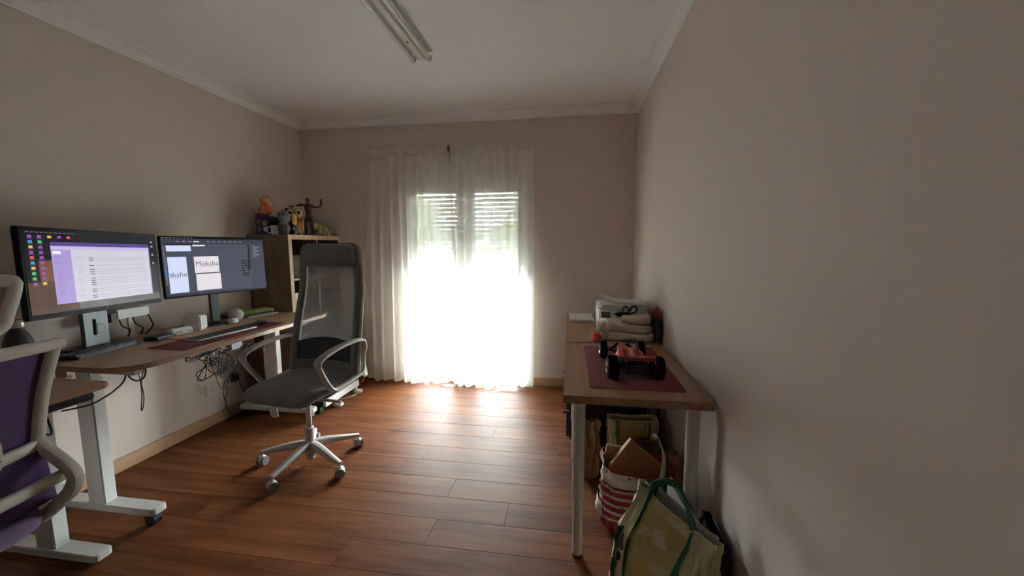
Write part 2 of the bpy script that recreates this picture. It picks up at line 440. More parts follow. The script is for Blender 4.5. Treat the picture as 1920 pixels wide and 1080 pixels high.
prof_s = [(0, 0), (0.006, 0.004), (0.009, 0.014), (0.009, 0.030), (0.005, 0.040), (0.0, 0.0435), (-0.003, 0.040), (-0.003, 0.004)]
va = [bm.verts.new((-(FX1-FX0-0.09)/2, -a, b)) for a, b in prof_s]; vb = [bm.verts.new(((FX1-FX0-0.09)/2, -a, b)) for a, b in prof_s]
for i in range(8): bm.faces.new((va[i], va[(i+1) % 8], vb[(i+1) % 8], vb[i]))
bm.faces.new(va); bm.faces.new(vb[::-1])
slat0 = obj('shutter_slat', bm, m_slat, win, local=True)
slat0.location = (0, 0.125, zz)
while zz < 2.06:
    zz += 0.0440
    o = slat0.copy(); COL.objects.link(o); o.parent = win; o.location = (0, 0.125, zz)
bm = nb(); bx(bm, FX0+0.05, FX1-0.05, YB+0.215, YB+0.232, 1.155, 1.183); obj('shutter_end_bar', bm, m_pvc, win, bevel=0.003)
bm = nb()
for xx in (FX0+0.03, FX1-0.03): bx(bm, xx-0.015, xx+0.015, YB+0.205, YB+0.24, 0, 2.1)
obj('shutter_guide', bm, m_pvc, win)

# ------------------------------------------------------------------ outside
m_stone = M('pale_balcony_stone', (0.82, 0.81, 0.79), 0.8, var=0.06, scale=20)
bm = nb(); bx(bm, -3.2, 1.2, YB+0.28, YB+1.30, -0.14, -0.02)
struct(obj('balcony_floor', bm, m_stone), 'pale stone balcony floor outside the glass door', 'balcony')
bm = nb(); bx(bm, -3.2, 1.2, YB+0.28, YB+1.50, 2.72, 2.86)
struct(obj('added_sky_block', bm, M('white_added_slab', (0.80, 0.79, 0.76), 0.9)), 'unseen white slab added above the balcony to block the high sky', 'balcony')  # unseen slab added to block steep sky light so daylight enters level
m_iron = M('wrought_iron', (0.10, 0.10, 0.11), 0.55, 0.3, var=0.1)
RY = YB+1.15
rail = thing('balcony_railing', 'wrought iron balcony railing with scrolls seen through the curtain', 'railing', (-1.0, RY, -0.02))
for z0, z1, nm in ((0.955, 0.985, 'top_rail'), (0.80, 0.815, 'middle_rail'), (0.05, 0.07, 'bottom_rail')):
    bm = nb(); bx(bm, -3.1, 1.1, RY-0.016, RY+0.016, z0, z1); obj(nm, bm, m_iron, rail)
bm = nb(); cyl(bm, (0, 0, 0.06), (0, 0, 0.81), 0.007, seg=8); bal0 = obj('baluster', bm, m_iron, rail, local=True, smooth=True)
bm = nb()
for sg in (1, -1):
    c = []
    for k in range(22):
        a = k/21*PI*1.75; r = 0.060*(1-k/30)
        c.append((sg*(0.012+0.060-r*math.cos(a)), 0, 0.885+sg*0+0.062*math.sin(a)*(1-k/34)))
    sweep(bm, c, 0.006, seg=6)
scr0 = obj('scroll', bm, m_iron, rail, local=True, smooth=True)
bm = nb(); sweep(bm, [(0.045*math.cos(2*PI*k/16), 0, 0.24+0.085*math.sin(2*PI*k/16)) for k in range(16)], 0.006, seg=6, closed=True)
ov0 = obj('oval_ornament', bm, m_iron, rail, local=True, smooth=True)
fb = fs = fo = True
for i in range(28):
    x = -2.02 + i*0.15
    if fb: bal0.location.x = x; fb = False
    else:
        o = bal0.copy(); COL.objects.link(o); o.location.x = x
    if i % 2 == 0 and i:
        if fs: scr0.location.x = x; fs = False
        else:
            o = scr0.copy(); COL.objects.link(o); o.location.x = x
    if i % 4 == 2:
        if fo: ov0.location.x = x; fo = False
        else:
            o = ov0.copy(); COL.objects.link(o); o.location.x = x
for x in (-2.08, 2.08):
    bm = nb(); bx(bm, x-0.02, x+0.02, -0.02, 0.02, 0, 1.01); obj('post', bm, m_iron, rail, local=True)
m_ground = M('pale_street', (0.55, 0.55, 0.53), 0.9, var=0.15, scale=0.5)
bm = nb(); bx(bm, -60, 60, YB+1.4, 120, -4.2, -4.0)
struct(obj('ground', bm, m_ground), 'pale street far below the balcony', 'ground')
m_fac = M('pale_blue_render', (0.74, 0.79, 0.82), 0.9, var=0.05, scale=0.6)
bld = thing('neighbour_house', 'pale house across the street beyond the balcony railing', 'building', (-6.0, 17.0, -4))
bm = nb(); bx(bm, -14.0, 0.2, 15.0, 22.0, -4, 1.9); obj('wall', bm, m_fac, bld)
bm = nb(); bx(bm, -14.3, 0.5, 14.7, 22.3, 1.9, 2.15); obj('roof', bm, M('pale_roof', (0.6, 0.56, 0.52), 0.9), bld, bevel=0.03)
for xx in (-11.5, -9.0, -6.5, -4.0, -1.5):
    bm = nb(); bx(bm, xx-0.5, xx+0.5, 14.95, 15.05, -0.6, 0.9); f = obj('window', bm, M('grey_shutter', (0.45, 0.47, 0.48), 0.7), bld, bevel=0.02)
    bm = nb(); bx(bm, xx-0.4, xx+0.4, 14.92, 14.96, -0.5, 0.8); obj('window_pane', bm, M('far_glass', (0.2, 0.23, 0.26), 0.1), f)
def tree(name, label, x, y, r, zc, seed):
    t = thing(name, label, 'tree', (x, y, -4), group='trees beyond the balcony')
    bm = nb(); sweep(bm, [(x, y, -4), (x+0.1, y, -1.5), (x, y, zc)], [0.16, 0.12, 0.05], seg=8); obj('trunk', bm, M('bark', (0.14, 0.10, 0.07), 0.9), t)
    rr = random.Random(seed); bm = nb()
    for k in range(1400):
        d = Vector((rr.gauss(0, 1), rr.gauss(0, 1), rr.gauss(0, 1))).normalized()
        p = Vector((x, y, zc)) + d*r*(0.55+0.45*rr.random())*(1+0.25*noise.noise(d*2.5))
        a = d.orthogonal().normalized(); a = Matrix.Rotation(rr.random()*6, 3, d) @ a; b = d.cross(a)
        s = r*0.075*(0.6+rr.random())
        bm.faces.new([bm.verts.new(p+a*s), bm.verts.new(p+b*s*0.6+d*s*0.3), bm.verts.new(p-a*s), bm.verts.new(p-b*s*0.6)])
    obj('foliage', bm, M('yellow_green_leaves', (0.22, 0.30, 0.09), 0.7, var=0.3, scale=2), t, kind='stuff', fix=False)  # foliage in its own yellow green
tree('leafy_tree', 'yellow green tree seen under the shutter behind the right pane', -1.0, 13.0, 1.6, 1.6, 3)
tree('leafy_tree', 'yellow green tree left of the one behind the right pane', -5.2, 12.6, 1.1, 2.2, 5)

# ------------------------------------------------------------------ curtains
m_sheer = SHEER('ivory_sheer_voile', (0.93, 0.90, 0.855), 0.77, 0.72, 0.08, 3, (30, 1, 0.4))
def curtain(label, xt0, xt1, xb0, xb1, seed, edge=None, yo=0.0):
    rr = random.Random(seed)
    t = thing('sheer_curtain', label, 'curtain', ((xt0+xt1)/2, YB-0.10, 0), group='sheer curtains at the balcony door')
    nf = int((xt1-xt0)/0.082)
    ph = [rr.uniform(-0.9, 0.9) for _ in range(nf+3)]; am = [rr.uniform(0.25, 1.35) for _ in range(nf+3)]
    dip = [rr.uniform(-0.012, 0.022) for _ in range(nf+3)]
    def P(u, v):                               # v = 0 floor, 1 top
        warp = 0.010*math.sin(6.3*u+seed)*(1-v)
        xb = xb0+(xb1-xb0)*u; xt = xt0+(xt1-xt0)*u
        e = 0.0
        if edge: e = edge*math.sin(PI*min(1, v*1.02))*max(0, u-0.86)/0.14
        x = xb+(xt-xb)*v + warp + e
        q = min(nf-0.001, max(0.0, nf*u + 0.55*math.sin(PI*u)*(noise.noise(Vector((u*5.0, seed, 0)))+0.7*noise.noise(Vector((u*11.0, seed, 3)))))); i = int(q); f = q-i
        A = am[i]*(1-f)+am[i+1]*f; p = ph[i]*(1-f)+ph[i+1]*f
        low = 0.020+0.020*(1-v)
        if v > 0.90: low *= max(0.25, (1.0-v)/0.10)
        yy = A*low*math.sin(2*PI*q+p) + 0.008*math.sin(4*PI*q*0.53+p*2)*(1-v)
        x += A*0.012*math.cos(2*PI*q+p)*(1-v)*0.8
        z = 0.012 + v*2.29
        if v < 0.12: z += (dip[i]*(1-f)+dip[i+1]*f)*(1-v/0.12)
        return Vector((x, YB-0.10+yo+yy, z))
    bm = nb(); grid(bm, P, nf*14, 34); obj('curtain_panel', bm, m_sheer, t, smooth=True, fix=False)
    n2 = int((xt1-xt0)/0.014)
    def Q(u, v):                               # gathered heading over the rod
        x = xt0+(xt1-xt0)*u
        yy = 0.010*math.sin(2*PI*u*n2)*(0.6+0.4*math.sin(17*u+seed))
        bulge = 0.012*math.sin(PI*v)
        return Vector((x, YB-0.115+yo-bulge+yy, 2.225+v*(0.075+0.006*math.sin(2*PI*u*n2*0.5))))
    bm = nb(); grid(bm, Q, n2*6, 6); obj('gathered_heading', bm, m_sheer, t, smooth=True, fix=False)
    bm = nb(); sweep(bm, [P(k/120, 0.004)+Vector((0, -0.001, 0)) for k in range(121)], 0.0035, 0.006, seg=6, side=(0, 0, 1)); obj('hem', bm, m_sheer, t, smooth=True)
    bm = nb(); sweep(bm, [P(1.0 if edge else 0.0, k/30) for k in range(31)], 0.003, seg=6); obj('side_hem', bm, m_sheer, t, smooth=True)
curtain('left sheer curtain reaching past the window over the wall', -1.935, -1.128, -2.00, -1.06, 4, edge=0.0 or 0.03)
curtain('right sheer curtain covering the handle side of the door', -1.098, -0.318, -1.10, -0.315, 11, yo=-0.012)
rod = thing('curtain_rod', 'slim rod carrying both sheer curtains with brown centre bracket', 'curtain rod', (-1.11, YB-0.10, 2.27))
bm = nb(); cyl(bm, (-1.94, YB-0.105, 2.268), (-0.31, YB-0.105, 2.268), 0.006, seg=10); obj('rod', bm, m_white, rod, smooth=True)
bm = nb(); bx(bm, -1.125, -1.10, YB-0.13, YB, 2.235, 2.285); box(bm, (-1.113, YB-0.006, 2.25), (0.045, 0.012, 0.09)); obj('bracket', bm, M('brown_bracket', (0.16, 0.09, 0.05), 0.5), rod, bevel=0.003)

# ------------------------------------------------------------------ ceiling lamp
lamp = thing('fluorescent_batten', 'unlit white batten light with two bare tubes on the ceiling', 'ceiling light', (-0.955, 1.90, ZC))
LY0, LY1 = 1.28, 2.515
bm = nb(); prism(bm, [(-0.985, 2.600), (-0.975, 2.555), (-0.935, 2.555), (-0.925, 2.600)], -LY1, -LY0, R=Matrix(((1, 0, 0), (0, 0, -1), (0, 1, 0)))); obj('body', bm, M('aged_white_enamel', (0.70, 0.68, 0.62), 0.45, var=0.04), lamp, bevel=0.003)
m_tube = M('unlit_fluorescent_tube', (0.72, 0.72, 0.70), 0.18, var=0.02)
for xx in (-1.008, -0.902):
    bm = nb(); cyl(bm, (xx, LY0+0.04, 2.555), (xx, LY1-0.03, 2.555), 0.013, seg=16); tb = obj('tube', bm, m_tube, lamp, smooth=True)
    for a, b in ((LY0+0.03, LY0+0.055), (LY1-0.045, LY1-0.02)):
        bm = nb(); cyl(bm, (xx, a, 2.555), (xx, b, 2.555), 0.0138, seg=16); obj('tube_cap', bm, m_steel, tb, smooth=True)
    for yy in (LY0+0.02, LY1-0.02):
        bm = nb(); box(bm, (xx, yy, 2.556), (0.034, 0.016, 0.036)); box(bm, ((xx-0.955)/2, yy, 2.566), (abs(xx+0.955)+0.02, 0.014, 0.018)); obj('lampholder', bm, m_wplas, lamp, bevel=0.004)
    bm = nb(); bx(bm, xx-0.027, xx+0.027, LY0+0.03, LY1-0.03, 2.590, 2.5995); obj('reflector', bm, m_steel, lamp)
for yy, r in ((2.28, 0.007), (2.305, 0.002), (2.40, 0.002)):
    bm = nb(); cyl(bm, (-0.955, yy, 2.5555), (-0.955, yy, 2.553), r, seg=10); obj('screw', bm, m_black, lamp)

# ------------------------------------------------------------------ desks on the left
def desk_leg(parent, x, y, z0, ztop, tip, back, caster):
    lg = bpy.data.objects.new('leg', None)
    bm = nb(); bx(bm, x-0.05, x+0.05, y-0.0275, y+0.0275, z0+0.02, ztop-0.06); col = obj('leg', bm, m_white, parent, bevel=0.005)
    bpy.data.objects.remove(lg)
    bm = nb(); bx(bm, x-0.043, x+0.043, y-0.022, y+0.022, ztop-0.07, ztop); obj('inner_column', bm, m_white, col, bevel=0.004)
    bm = nb(); prism(bm, rrect(back, tip, y-0.036, y+0.036, 0.018, 4), z0, z0+0.035); obj('foot', bm, m_white, parent, bevel=0.004)
    bm = nb(); bx(bm, back+0.04, tip-0.04, y-0.022, y+0.022, ztop-0.03, ztop); obj('top_arm', bm, m_white, parent, bevel=0.003)
    if caster:
        for cx in (tip-0.045, back+0.045):
            bm = nb(); sweep(bm, [(cx, y-0.022, 0.029), (cx, y+0.022, 0.029)], 0.029, seg=20); box(bm, (cx, y, 0.048), (0.05, 0.05, 0.03)); obj('caster', bm, m_black, parent, bevel=0.003)
    else:
        for cx in (tip-0.06, back+0.06):
            bm = nb(); cyl(bm, (cx, y, 0), (cx, y, z0+0.002), 0.02, seg=14); obj('glide', bm, m_black, parent)
DX = -1.948
d1 = thing('standing_desk', 'brown oak sit-stand desk on white legs carrying the two monitors', 'desk', (-2.32, 2.12, 0))
bm = nb(); prism(bm, rrect(-2.69, DX, 1.385, 2.86, [0.05, 0.02, 0.02, 0.14], 8), 0.795, 0.82); obj('desktop', bm, m_desk, d1, bevel=0.004)
desk_leg(d1, -2.31, 1.488, 0.062, 0.793, -1.975, -2.62, True)
desk_leg(d1, -2.31, 2.655, 0.062, 0.793, -1.975, -2.62, True)
bm = nb(); bx(bm, -2.345, -2.275, 1.47, 2.67, 0.752, 0.792); obj('crossbar', bm, m_white, d1, bevel=0.003)
bm = nb(); sweep(bm, [(-2.36, 1.42, 0.794), (-2.37, 1.43, 0.745), (-2.40, 1.47, 0.735)], 0.02, 0.006, seg=8, side=(0, 1, 0)); obj('bracket', bm, m_desk, d1)
d2 = thing('standing_desk', 'lower near sit-stand desk with control panel, cut off by the left edge', 'desk', (-2.32, 0.65, 0))
bm = nb(); prism(bm, rrect(-2.69, DX, -0.06, 1.336, [0.035, 0.02, 0.02, 0.03], 8), 0.763, 0.788); obj('desktop', bm, m_desk, d2, bevel=0.005)
desk_leg(d2, -2.26, 1.262, 0.012, 0.761, -1.99, -2.60, False)
desk_leg(d2, -2.26, 0.02, 0.012, 0.761, -1.99, -2.60, False)
bm = nb(); bx(bm, -2.295, -2.225, 0.02, 1.26, 0.722, 0.76); obj('crossbar', bm, m_white, d2, bevel=0.003)
bm = nb(); prism(bm, [(-0.022, 0), (0.022, 0), (0.030, -0.018), (0.012, -0.034), (-0.022, -0.034)], 1.035, 1.272, R=Matrix(((1, 0, 0), (0, 0, 1), (0, 1, 0))), c=(DX-0.03, 0, 0.762)); cp = obj('control_panel', bm, m_black, d2, bevel=0.004)
for k in range(7):
    bm = nb(); box(bm, (DX-0.008, 1.06+k*0.029, 0.740), (0.004, 0.009, 0.006), R=Matrix.Rotation(0.8, 3, 'Y')); obj('button', bm, M('grey_button', (0.25, 0.26, 0.27), 0.5), cp)
bm = nb(); sweep(bm, smooth_path([(DX-0.03, 1.08, 0.735), (DX-0.02, 1.10, 0.69), (DX-0.03, 1.12, 0.66), (DX-0.05, 1.10, 0.60), (DX-0.06, 1.13, 0.55), (DX-0.06, 1.125, 0.50)], 6), 0.005, seg=6)
sweep(bm, smooth_path([(DX-0.03, 1.12, 0.735), (DX-0.04, 1.10, 0.68), (DX-0.03, 1.12, 0.655), (DX-0.06, 1.16, 0.64), (DX-0.25, 1.25, 0.70)], 6), 0.004, seg=6)
obj('panel_cable', bm, m_cable, d2, smooth=True)

# ------------------------------------------------------------------ monitors
g_black = M('screen_bezel', (0.012, 0.012, 0.014), 0.6, spec=0.2)
def monitor(name, label, c, yawdeg, W, H, roll, bez, chin, base_xy, build):
    t = thing(name, label, 'monitor', (base_xy[0], base_xy[1], 0.82), math.radians(yawdeg))
    inv = world_of(t).inverted()
    cl = inv @ Vector(c)
    Rr = Matrix.Translation(cl) @ Matrix.Rotation(math.radians(roll), 4, 'Y') @ Matrix.Rotation(math.radians(-1.1), 4, 'X')
    def put(nm, bm, m, par=t, **k):
        bm.transform(Rr); return obj(nm, bm, m, par, local=True, **k)
    bm = nb(); box(bm, (0, 0.014, 0), (W, 0.026, H)); box(bm, (0, 0.04, -0.01), (W*0.62, 0.05, H*0.62)); put('housing', bm, g_black, bevel=0.004)
    sw, sh = W-2*bez, H-bez-chin
    sz = (chin-bez)/2
    bm = nb(); box(bm, (0, 0.0005, sz), (sw, 0.002, sh)); scr = put('screen', bm, M('dark_desktop_'+name, (0.01, 0.01, 0.01)), t)
    def rect(u0, v0, u1, v1, d=1):
        """rectangle on the screen; u from left, v from the top; d = layer"""
        b = nb(); x0, x1 = (u0-0.5)*sw, (u1-0.5)*sw; z0, z1 = sz+(0.5-v0)*sh, sz+(0.5-v1)*sh
        box(b, ((x0+x1)/2, -0.0008-0.0004*d, (z0+z1)/2), (abs(x1-x0), 0.0006, abs(z1-z0))); return b
    def many(nm, rs, m, d=1):
        b = nb()
        for r in rs:
            q = rect(*r, d); me = bpy.data.meshes.new('q'); q.to_mesh(me); q.free(); b.from_mesh(me); bpy.data.meshes.remove(me)
        o = put(nm, b, m, scr)
        if len(rs) > 1: o['kind'] = 'stuff'
        return o
    def word(nm, s, u, v, size, m, d=3):
        mt = Rr @ Matrix.Translation(((u-0.5)*sw, -0.0008-0.0004*d, sz+(0.5-v)*sh)) @ Matrix.Rotation(PI/2, 4, 'X')
        return lettering(nm, s, size, m, scr, mt)
    build(scr, many, word, put)
    return t, put, Rr
EM = 0.78
def screen1(scr, many, word, put):
    scr.data.materials[0] = GLOW('dark_wallpaper', (0.006, 0.006, 0.010), EM)
    many('wallpaper_fur', [(0.0, 0.62, 0.30, 1.0)], GLOW('brown_fur_wallpaper', (0.085, 0.040, 0.022), EM, 0.7, 9), 1)
    many('wallpaper_face', [(0.075, 0.36, 0.165, 0.62)], GLOW('tan_fur_wallpaper', (0.15, 0.06, 0.03), EM, 0.9, 16), 1)
    many('wallpaper_ground', [(0.30, 0.88, 1.0, 1.0)], GLOW('grey_wallpaper', (0.10, 0.095, 0.09), EM, 0.5, 12), 1)
    many('wallpaper_shade', [(0.90, 0.45, 1.0, 0.9)], GLOW('slate_wallpaper', (0.022, 0.026, 0.028), EM, 0.4, 12), 1)
    many('title_bar', [(0.155, 0.135, 0.925, 0.185)], GLOW('purple_title', (0.085, 0.045, 0.22), EM), 2)
    many('tool_bar', [(0.155, 0.185, 0.925, 0.23)], GLOW('lavender_bar', (0.50, 0.43, 0.66), EM), 2)
    many('side_bar', [(0.155, 0.23, 0.28, 0.905)], GLOW('lavender_side', (0.36, 0.28, 0.58), EM), 2)
    many('list_panel', [(0.28, 0.23, 0.915, 0.905)], GLOW('pale_list', (0.56, 0.54, 0.63), EM), 2)
    many('scroll_strip', [(0.915, 0.23, 0.925, 0.905)], GLOW('lavender_edge', (0.42, 0.36, 0.60), EM), 2)
    many('compose_button', [(0.163, 0.245, 0.215, 0.285)], GLOW('white_pixels', (0.80, 0.78, 0.86), EM), 3)
    rows = [0.33, 0.36, 0.43, 0.485, 0.515, 0.545, 0.60, 0.63, 0.66, 0.69, 0.75, 0.78, 0.83, 0.86]
    many('sender_names', [(0.40, v, 0.435, v+0.012) for v in rows], GLOW('dark_text', (0.13, 0.15, 0.17), EM), 3)
    many('subject_lines', [(0.45, v+0.003, 0.90-0.05*random.random(), v+0.007) for v in rows], GLOW('grey_text', (0.33, 0.32, 0.38), EM), 3)
    many('side_labels', [(0.175, 0.31+k*0.029, 0.20+0.03*random.random(), 0.314+k*0.029) for k in range(17)], GLOW('violet_text', (0.20, 0.14, 0.38), EM), 3)
    many('folder_labels', [(0.31, v, 0.35, v+0.005) for v in rows[::2]], GLOW('grey_text', (0.33, 0.32, 0.38), EM), 3)
    many('menu_text', [(0.02+k*0.028, 0.022, 0.038+k*0.028, 0.030) for k in range(11)], GLOW('menu_pixels', (0.16, 0.16, 0.18), EM), 3)
    cols = {'purple': (0.30, 0.07, 0.42), 'yellow': (0.75, 0.45, 0.08), 'green': (0.08, 0.50, 0.16), 'blue': (0.05, 0.30, 0.62), 'red': (0.70, 0.09, 0.09)}
    c1 = ['purple', 'blue', 'yellow', 'purple', 'red', 'blue', 'yellow', 'green', 'green', 'purple']; c2 = ['purple', 'green', 'purple', 'purple', 'purple', 'purple', 'purple', 'purple', 'purple', 'yellow']
    for k in range(10):
        v = 0.062+k*0.062
        for u, c in ((0.030, c1[k]), (0.085, c2[k])):
            many('folder_icon', [(u, v, u+0.022, v+0.030)], GLOW(c+'_icon', cols[c], EM), 3)
            many('icon_name', [(u-0.004, v+0.037, u+0.028, v+0.042)], GLOW('menu_pixels', (0.16, 0.16, 0.18), EM), 3)
    for u, c in ((0.145, 'yellow'), (0.205, 'purple'), (0.265, 'red')):
        many('folder_icon', [(u, 0.062, u+0.022, 0.092)], GLOW(c+'_icon', cols[c], EM), 3)
    for v in (0.08, 0.15, 0.28, 0.41): many('file_icon', [(0.950, v, 0.968, v+0.028)], GLOW('file_pixels', (0.35, 0.35, 0.38), EM), 3)
mon1, put1, R1 = monitor('monitor', 'wide black monitor showing a purple mail window on dark wallpaper', (-2.355, 1.631, 1.243), 104.5, 0.71, 0.405, 1.2, 0.013, 0.024, (-2.53, 1.695), screen1)
bm = nb(); box(bm, (0, -0.001, -0.188), (0.006, 0.002, 0.004)); put1('power_light', bm, M('grey_logo', (0.2, 0.2, 0.2)))
# its stand: flat neck with a round cable hole, square foot
m_std = M('dark_grey_stand', (0.075, 0.082, 0.09), 0.45, 0.3)
iv = world_of(mon1)
bm = nb(); bx(bm, -0.080, 0.060, -0.008, 0.012, 0.0, 0.26); nk = obj('stand_neck', bm, m_std, mon1, local=True, bevel=0.003)
bm = nb(); prism(bm, [(0.028*math.cos(2*PI*k/20)+0.008, 0.028*math.sin(2*PI*k/20)) for k in range(20)], 0.0, 0.003, R=Matrix(((1, 0, 0), (0, 0, -1), (0, 1, 0))), c=(0, -0.0075, 0.105)); obj('cable_hole', bm, m_black, nk, local=True)
bm = nb(); prism(bm, [(0.018*math.cos(2*PI*k/20)+0.008, 0.020*math.sin(2*PI*k/20)) for k in range(20)], 0.0, 0.001, R=Matrix(((1, 0, 0), (0, 0, -1), (0, 1, 0))), c=(0, -0.0105, 0.105)); obj('hole_backing', bm, m_std, nk, local=True)
bm = nb(); sweep(bm, [(-0.02, -0.012, 0.16), (-0.022, -0.013, 0.075)], 0.005, seg=6); obj('looped_cable', bm, m_cable, nk, local=True)
bm = nb(); sweep(bm, [(0, 0.0, 0.26), (0.0, -0.06, 0.36)], 0.05, 0.03, seg=8); obj('stand_head', bm, m_black, mon1, local=True)
bm = nb(); prism(bm, rrect(-0.12, 0.12, -0.035, 0.10, 0.02), 0, 0.012); obj('stand_base', bm, m_black, mon1, local=True, bevel=0.003)
def screen2(scr, many, word, put):
    scr.data.materials[0] = GLOW('slate_canvas', (0.062, 0.070, 0.098), EM, 0.06, 20)
    many('menu_bar', [(0, 0, 1, 0.03)], GLOW('menu_black', (0.006, 0.006, 0.008), EM), 1)
    many('option_bar', [(0, 0.03, 1, 0.115)], GLOW('option_bar', (0.040, 0.044, 0.060), EM), 1)
    many('tab_bar', [(0.03, 0.115, 0.26, 0.135)], GLOW('tab_dark', (0.018, 0.018, 0.024), EM), 2)
    many('tool_strip', [(0, 0.115, 0.03, 1.0)], GLOW('option_bar', (0.040, 0.044, 0.060), EM), 1)
    many('side_panel', [(0.835, 0.115, 1.0, 1.0)], GLOW('panel_slate', (0.050, 0.056, 0.078), EM), 1)
    many('panel_edge', [(0.815, 0.115, 0.835, 0.60)], GLOW('tab_dark', (0.018, 0.018, 0.024), EM), 2)
    wh = GLOW('white_artboard', (0.74, 0.73, 0.80), EM); bl = GLOW('bluish_artboard', (0.60, 0.66, 0.86), EM); pk = GLOW('pinkish_artboard', (0.72, 0.67, 0.72), EM)
    many('artboard', [(0.035, 0.14, 0.245, 0.24)], bl, 2); many('artboard', [(0.262, 0.13, 0.375, 0.155)], wh, 2)
    many('artboard', [(0.035, 0.335, 0.195, 0.945)], bl, 2)
    many('artboard', [(0.262, 0.335, 0.495, 0.625)], pk, 2); many('artboard', [(0.268, 0.645, 0.502, 0.935)], pk, 2)
    tx = GLOW('dark_lettering', (0.12, 0.115, 0.135), EM)
    word('wordmark', 'Moksha', 0.382, 0.465, 0.044, tx); word('wordmark', 'oksha', 0.106, 0.635, 0.044, tx)
    many('tagline', [(0.315, 0.508, 0.455, 0.516)], GLOW('faint_lettering', (0.42, 0.40, 0.44), EM), 3)
    many('tagline', [(0.050, 0.690, 0.14, 0.698)], GLOW('faint_lettering', (0.42, 0.40, 0.44), EM), 3)
    many('floating_panel', [(0.735, 0.42, 0.815, 0.72)], GLOW('tab_dark', (0.018, 0.018, 0.024), EM), 2)
    px = GLOW('panel_pixels', (0.30, 0.31, 0.36), EM)
    many('panel_rows', [(0.742+0.016*(k % 4), 0.44+0.034*(k//4), 0.751+0.016*(k % 4), 0.450+0.034*(k//4)) for k in range(32) if (k*7) % 5], px, 3)
    many('layer_rows', [(0.865+0.012*(k % 3), 0.15+0.018*k, 0.90+0.02*((k*3) % 4), 0.156+0.018*k) for k in range(13)], px, 3)
    many('option_fields', [(0.12+k*0.055, 0.068, 0.15+k*0.055, 0.080) for k in range(12) if k != 4], px, 3)
    many('option_highlight', [(0.275, 0.064, 0.325, 0.084)], wh, 3)
    many('menu_text', [(0.01+k*0.030, 0.010, 0.028+k*0.03, 0.018) for k in range(9)], px, 3)
    many('tool_icons', [(0.008, 0.16+k*0.033, 0.022, 0.174+k*0.033) for k in range(20)], px, 3)
    many('selected_tool', [(0.006, 0.565, 0.036, 0.625)], GLOW('blue_tool', (0.03, 0.14, 0.55), EM), 4)
    many('status_bar', [(0.0, 0.965, 0.80, 1.0)], GLOW('option_bar', (0.040, 0.044, 0.060), EM), 3)
mon2, put2, R2 = monitor('monitor', 'thin-bezel monitor beside the bookcase showing white artboards with lettering', (-2.353, 2.292, 1.238), 76.0, 0.638, 0.385, 0.0, 0.006, 0.012, (-2.44, 2.315), screen2)
bm = nb(); bx(bm, -0.022, 0.030, 0.0, 0.03, 0.0, 0.30); obj('stand_neck', bm, m_dgrey, mon2, local=True, bevel=0.003)
bm = nb(); sweep(bm, [(0, 0.015, 0.33), (0, -0.02, 0.40)], 0.045, 0.028, seg=8); obj('stand_head', bm, m_black, mon2, local=True)
bm = nb(); prism(bm, rrect(-0.12, 0.09, -0.05, 0.09, 0.015), 0, 0.010); obj('stand_base', bm, m_black, mon2, local=True, bevel=0.003)

# ------------------------------------------------------------------ things on the monitor desk
DZ = 0.8205
def on_desk(name, label, cat, bm, m, **k): return tag(obj(name, bm, m, **k), label, cat)
bm = nb(); prism(bm, rrect(-2.235, -2.005, 1.70, 2.44, 0.01, 3), DZ, DZ+0.003)
on_desk('desk_mat', 'maroon felt mat under the keyboard on the monitor desk', 'desk mat', bm, m_maroon)
kb = thing('keyboard', 'slim dark keyboard with silver rim on the maroon mat', 'keyboard', (-2.14, 2.07, DZ+0.003), math.radians(86))
bm = nb(); prism(bm, rrect(-0.20, 0.20, -0.055, 0.055, 0.008, 3), 0.0, 0.007); obj('case', bm, m_steel, kb, local=True, bevel=0.002)
bm = nb(); nkx = 0
kk0 = None
for r in range(5):
    for c in range(14):
        if r == 0 and 4 <= c <= 8:
            if c != 6: continue
            sx = 0.13
        else: sx = 0.022
        if kk0 is None or sx != kk0[1]:
            b = nb(); box(b, (0, 0, 0), (sx, 0.017, 0.004)); o = obj('key', b, m_black, kb, local=True, bevel=0.001)
            if sx == 0.022: kk0 = (o, sx)
        else:
            o = kk0[0].copy(); COL.objects.link(o)
        o.location = (-0.178+c*0.0274, -0.040+r*0.020, 0.009)
bm.free()
ms = thing('mouse', 'small black mouse on the mat beside the keyboard', 'mouse', (-2.13, 2.365, DZ+0.003), math.radians(80))
bm = nb(); ell(bm, (0, 0, 0.012), (0.03, 0.052, 0.014), 16); obj('shell', bm, m_black, ms, local=True, smooth=True)
bm = nb(); sweep(bm, [(-0.004, 0.03, 0.023), (0.004, 0.03, 0.023)], 0.006, seg=10); obj('wheel', bm, m_dgrey, ms, local=True)
# second keyboard: the long black bar in front of the mail monitor
k2 = thing('keyboard', 'long black keyboard under the mail monitor', 'keyboard', (-2.41, 1.56, DZ), math.radians(101))
bm = nb(); prism(bm, rrect(-0.10, 0.235, -0.055, 0.055, 0.012, 3), 0, 0.018); obj('case', bm, m_black, k2, local=True, bevel=0.003)
kp = None
for r in range(4):
    for c in range(15):
        if kp is None:
            b = nb(); box(b, (0, 0, 0), (0.018, 0.019, 0.006)); kp = o = obj('key', b, m_dgrey, k2, local=True, bevel=0.001)
        else:
            o = kp.copy(); COL.objects.link(o)
        o.location = (-0.085+c*0.0215, -0.035+r*0.023, 0.020)
def gadget(name, label, cat, c, s, rz, m, bev=0.004): 
    t = thing(name, label, cat, (c[0], c[1], DZ), rz)
    bm = nb(); box(bm, (0, 0, s[2]/2), s); obj('body', bm, m, t, local=True, bevel=bev)
    return t
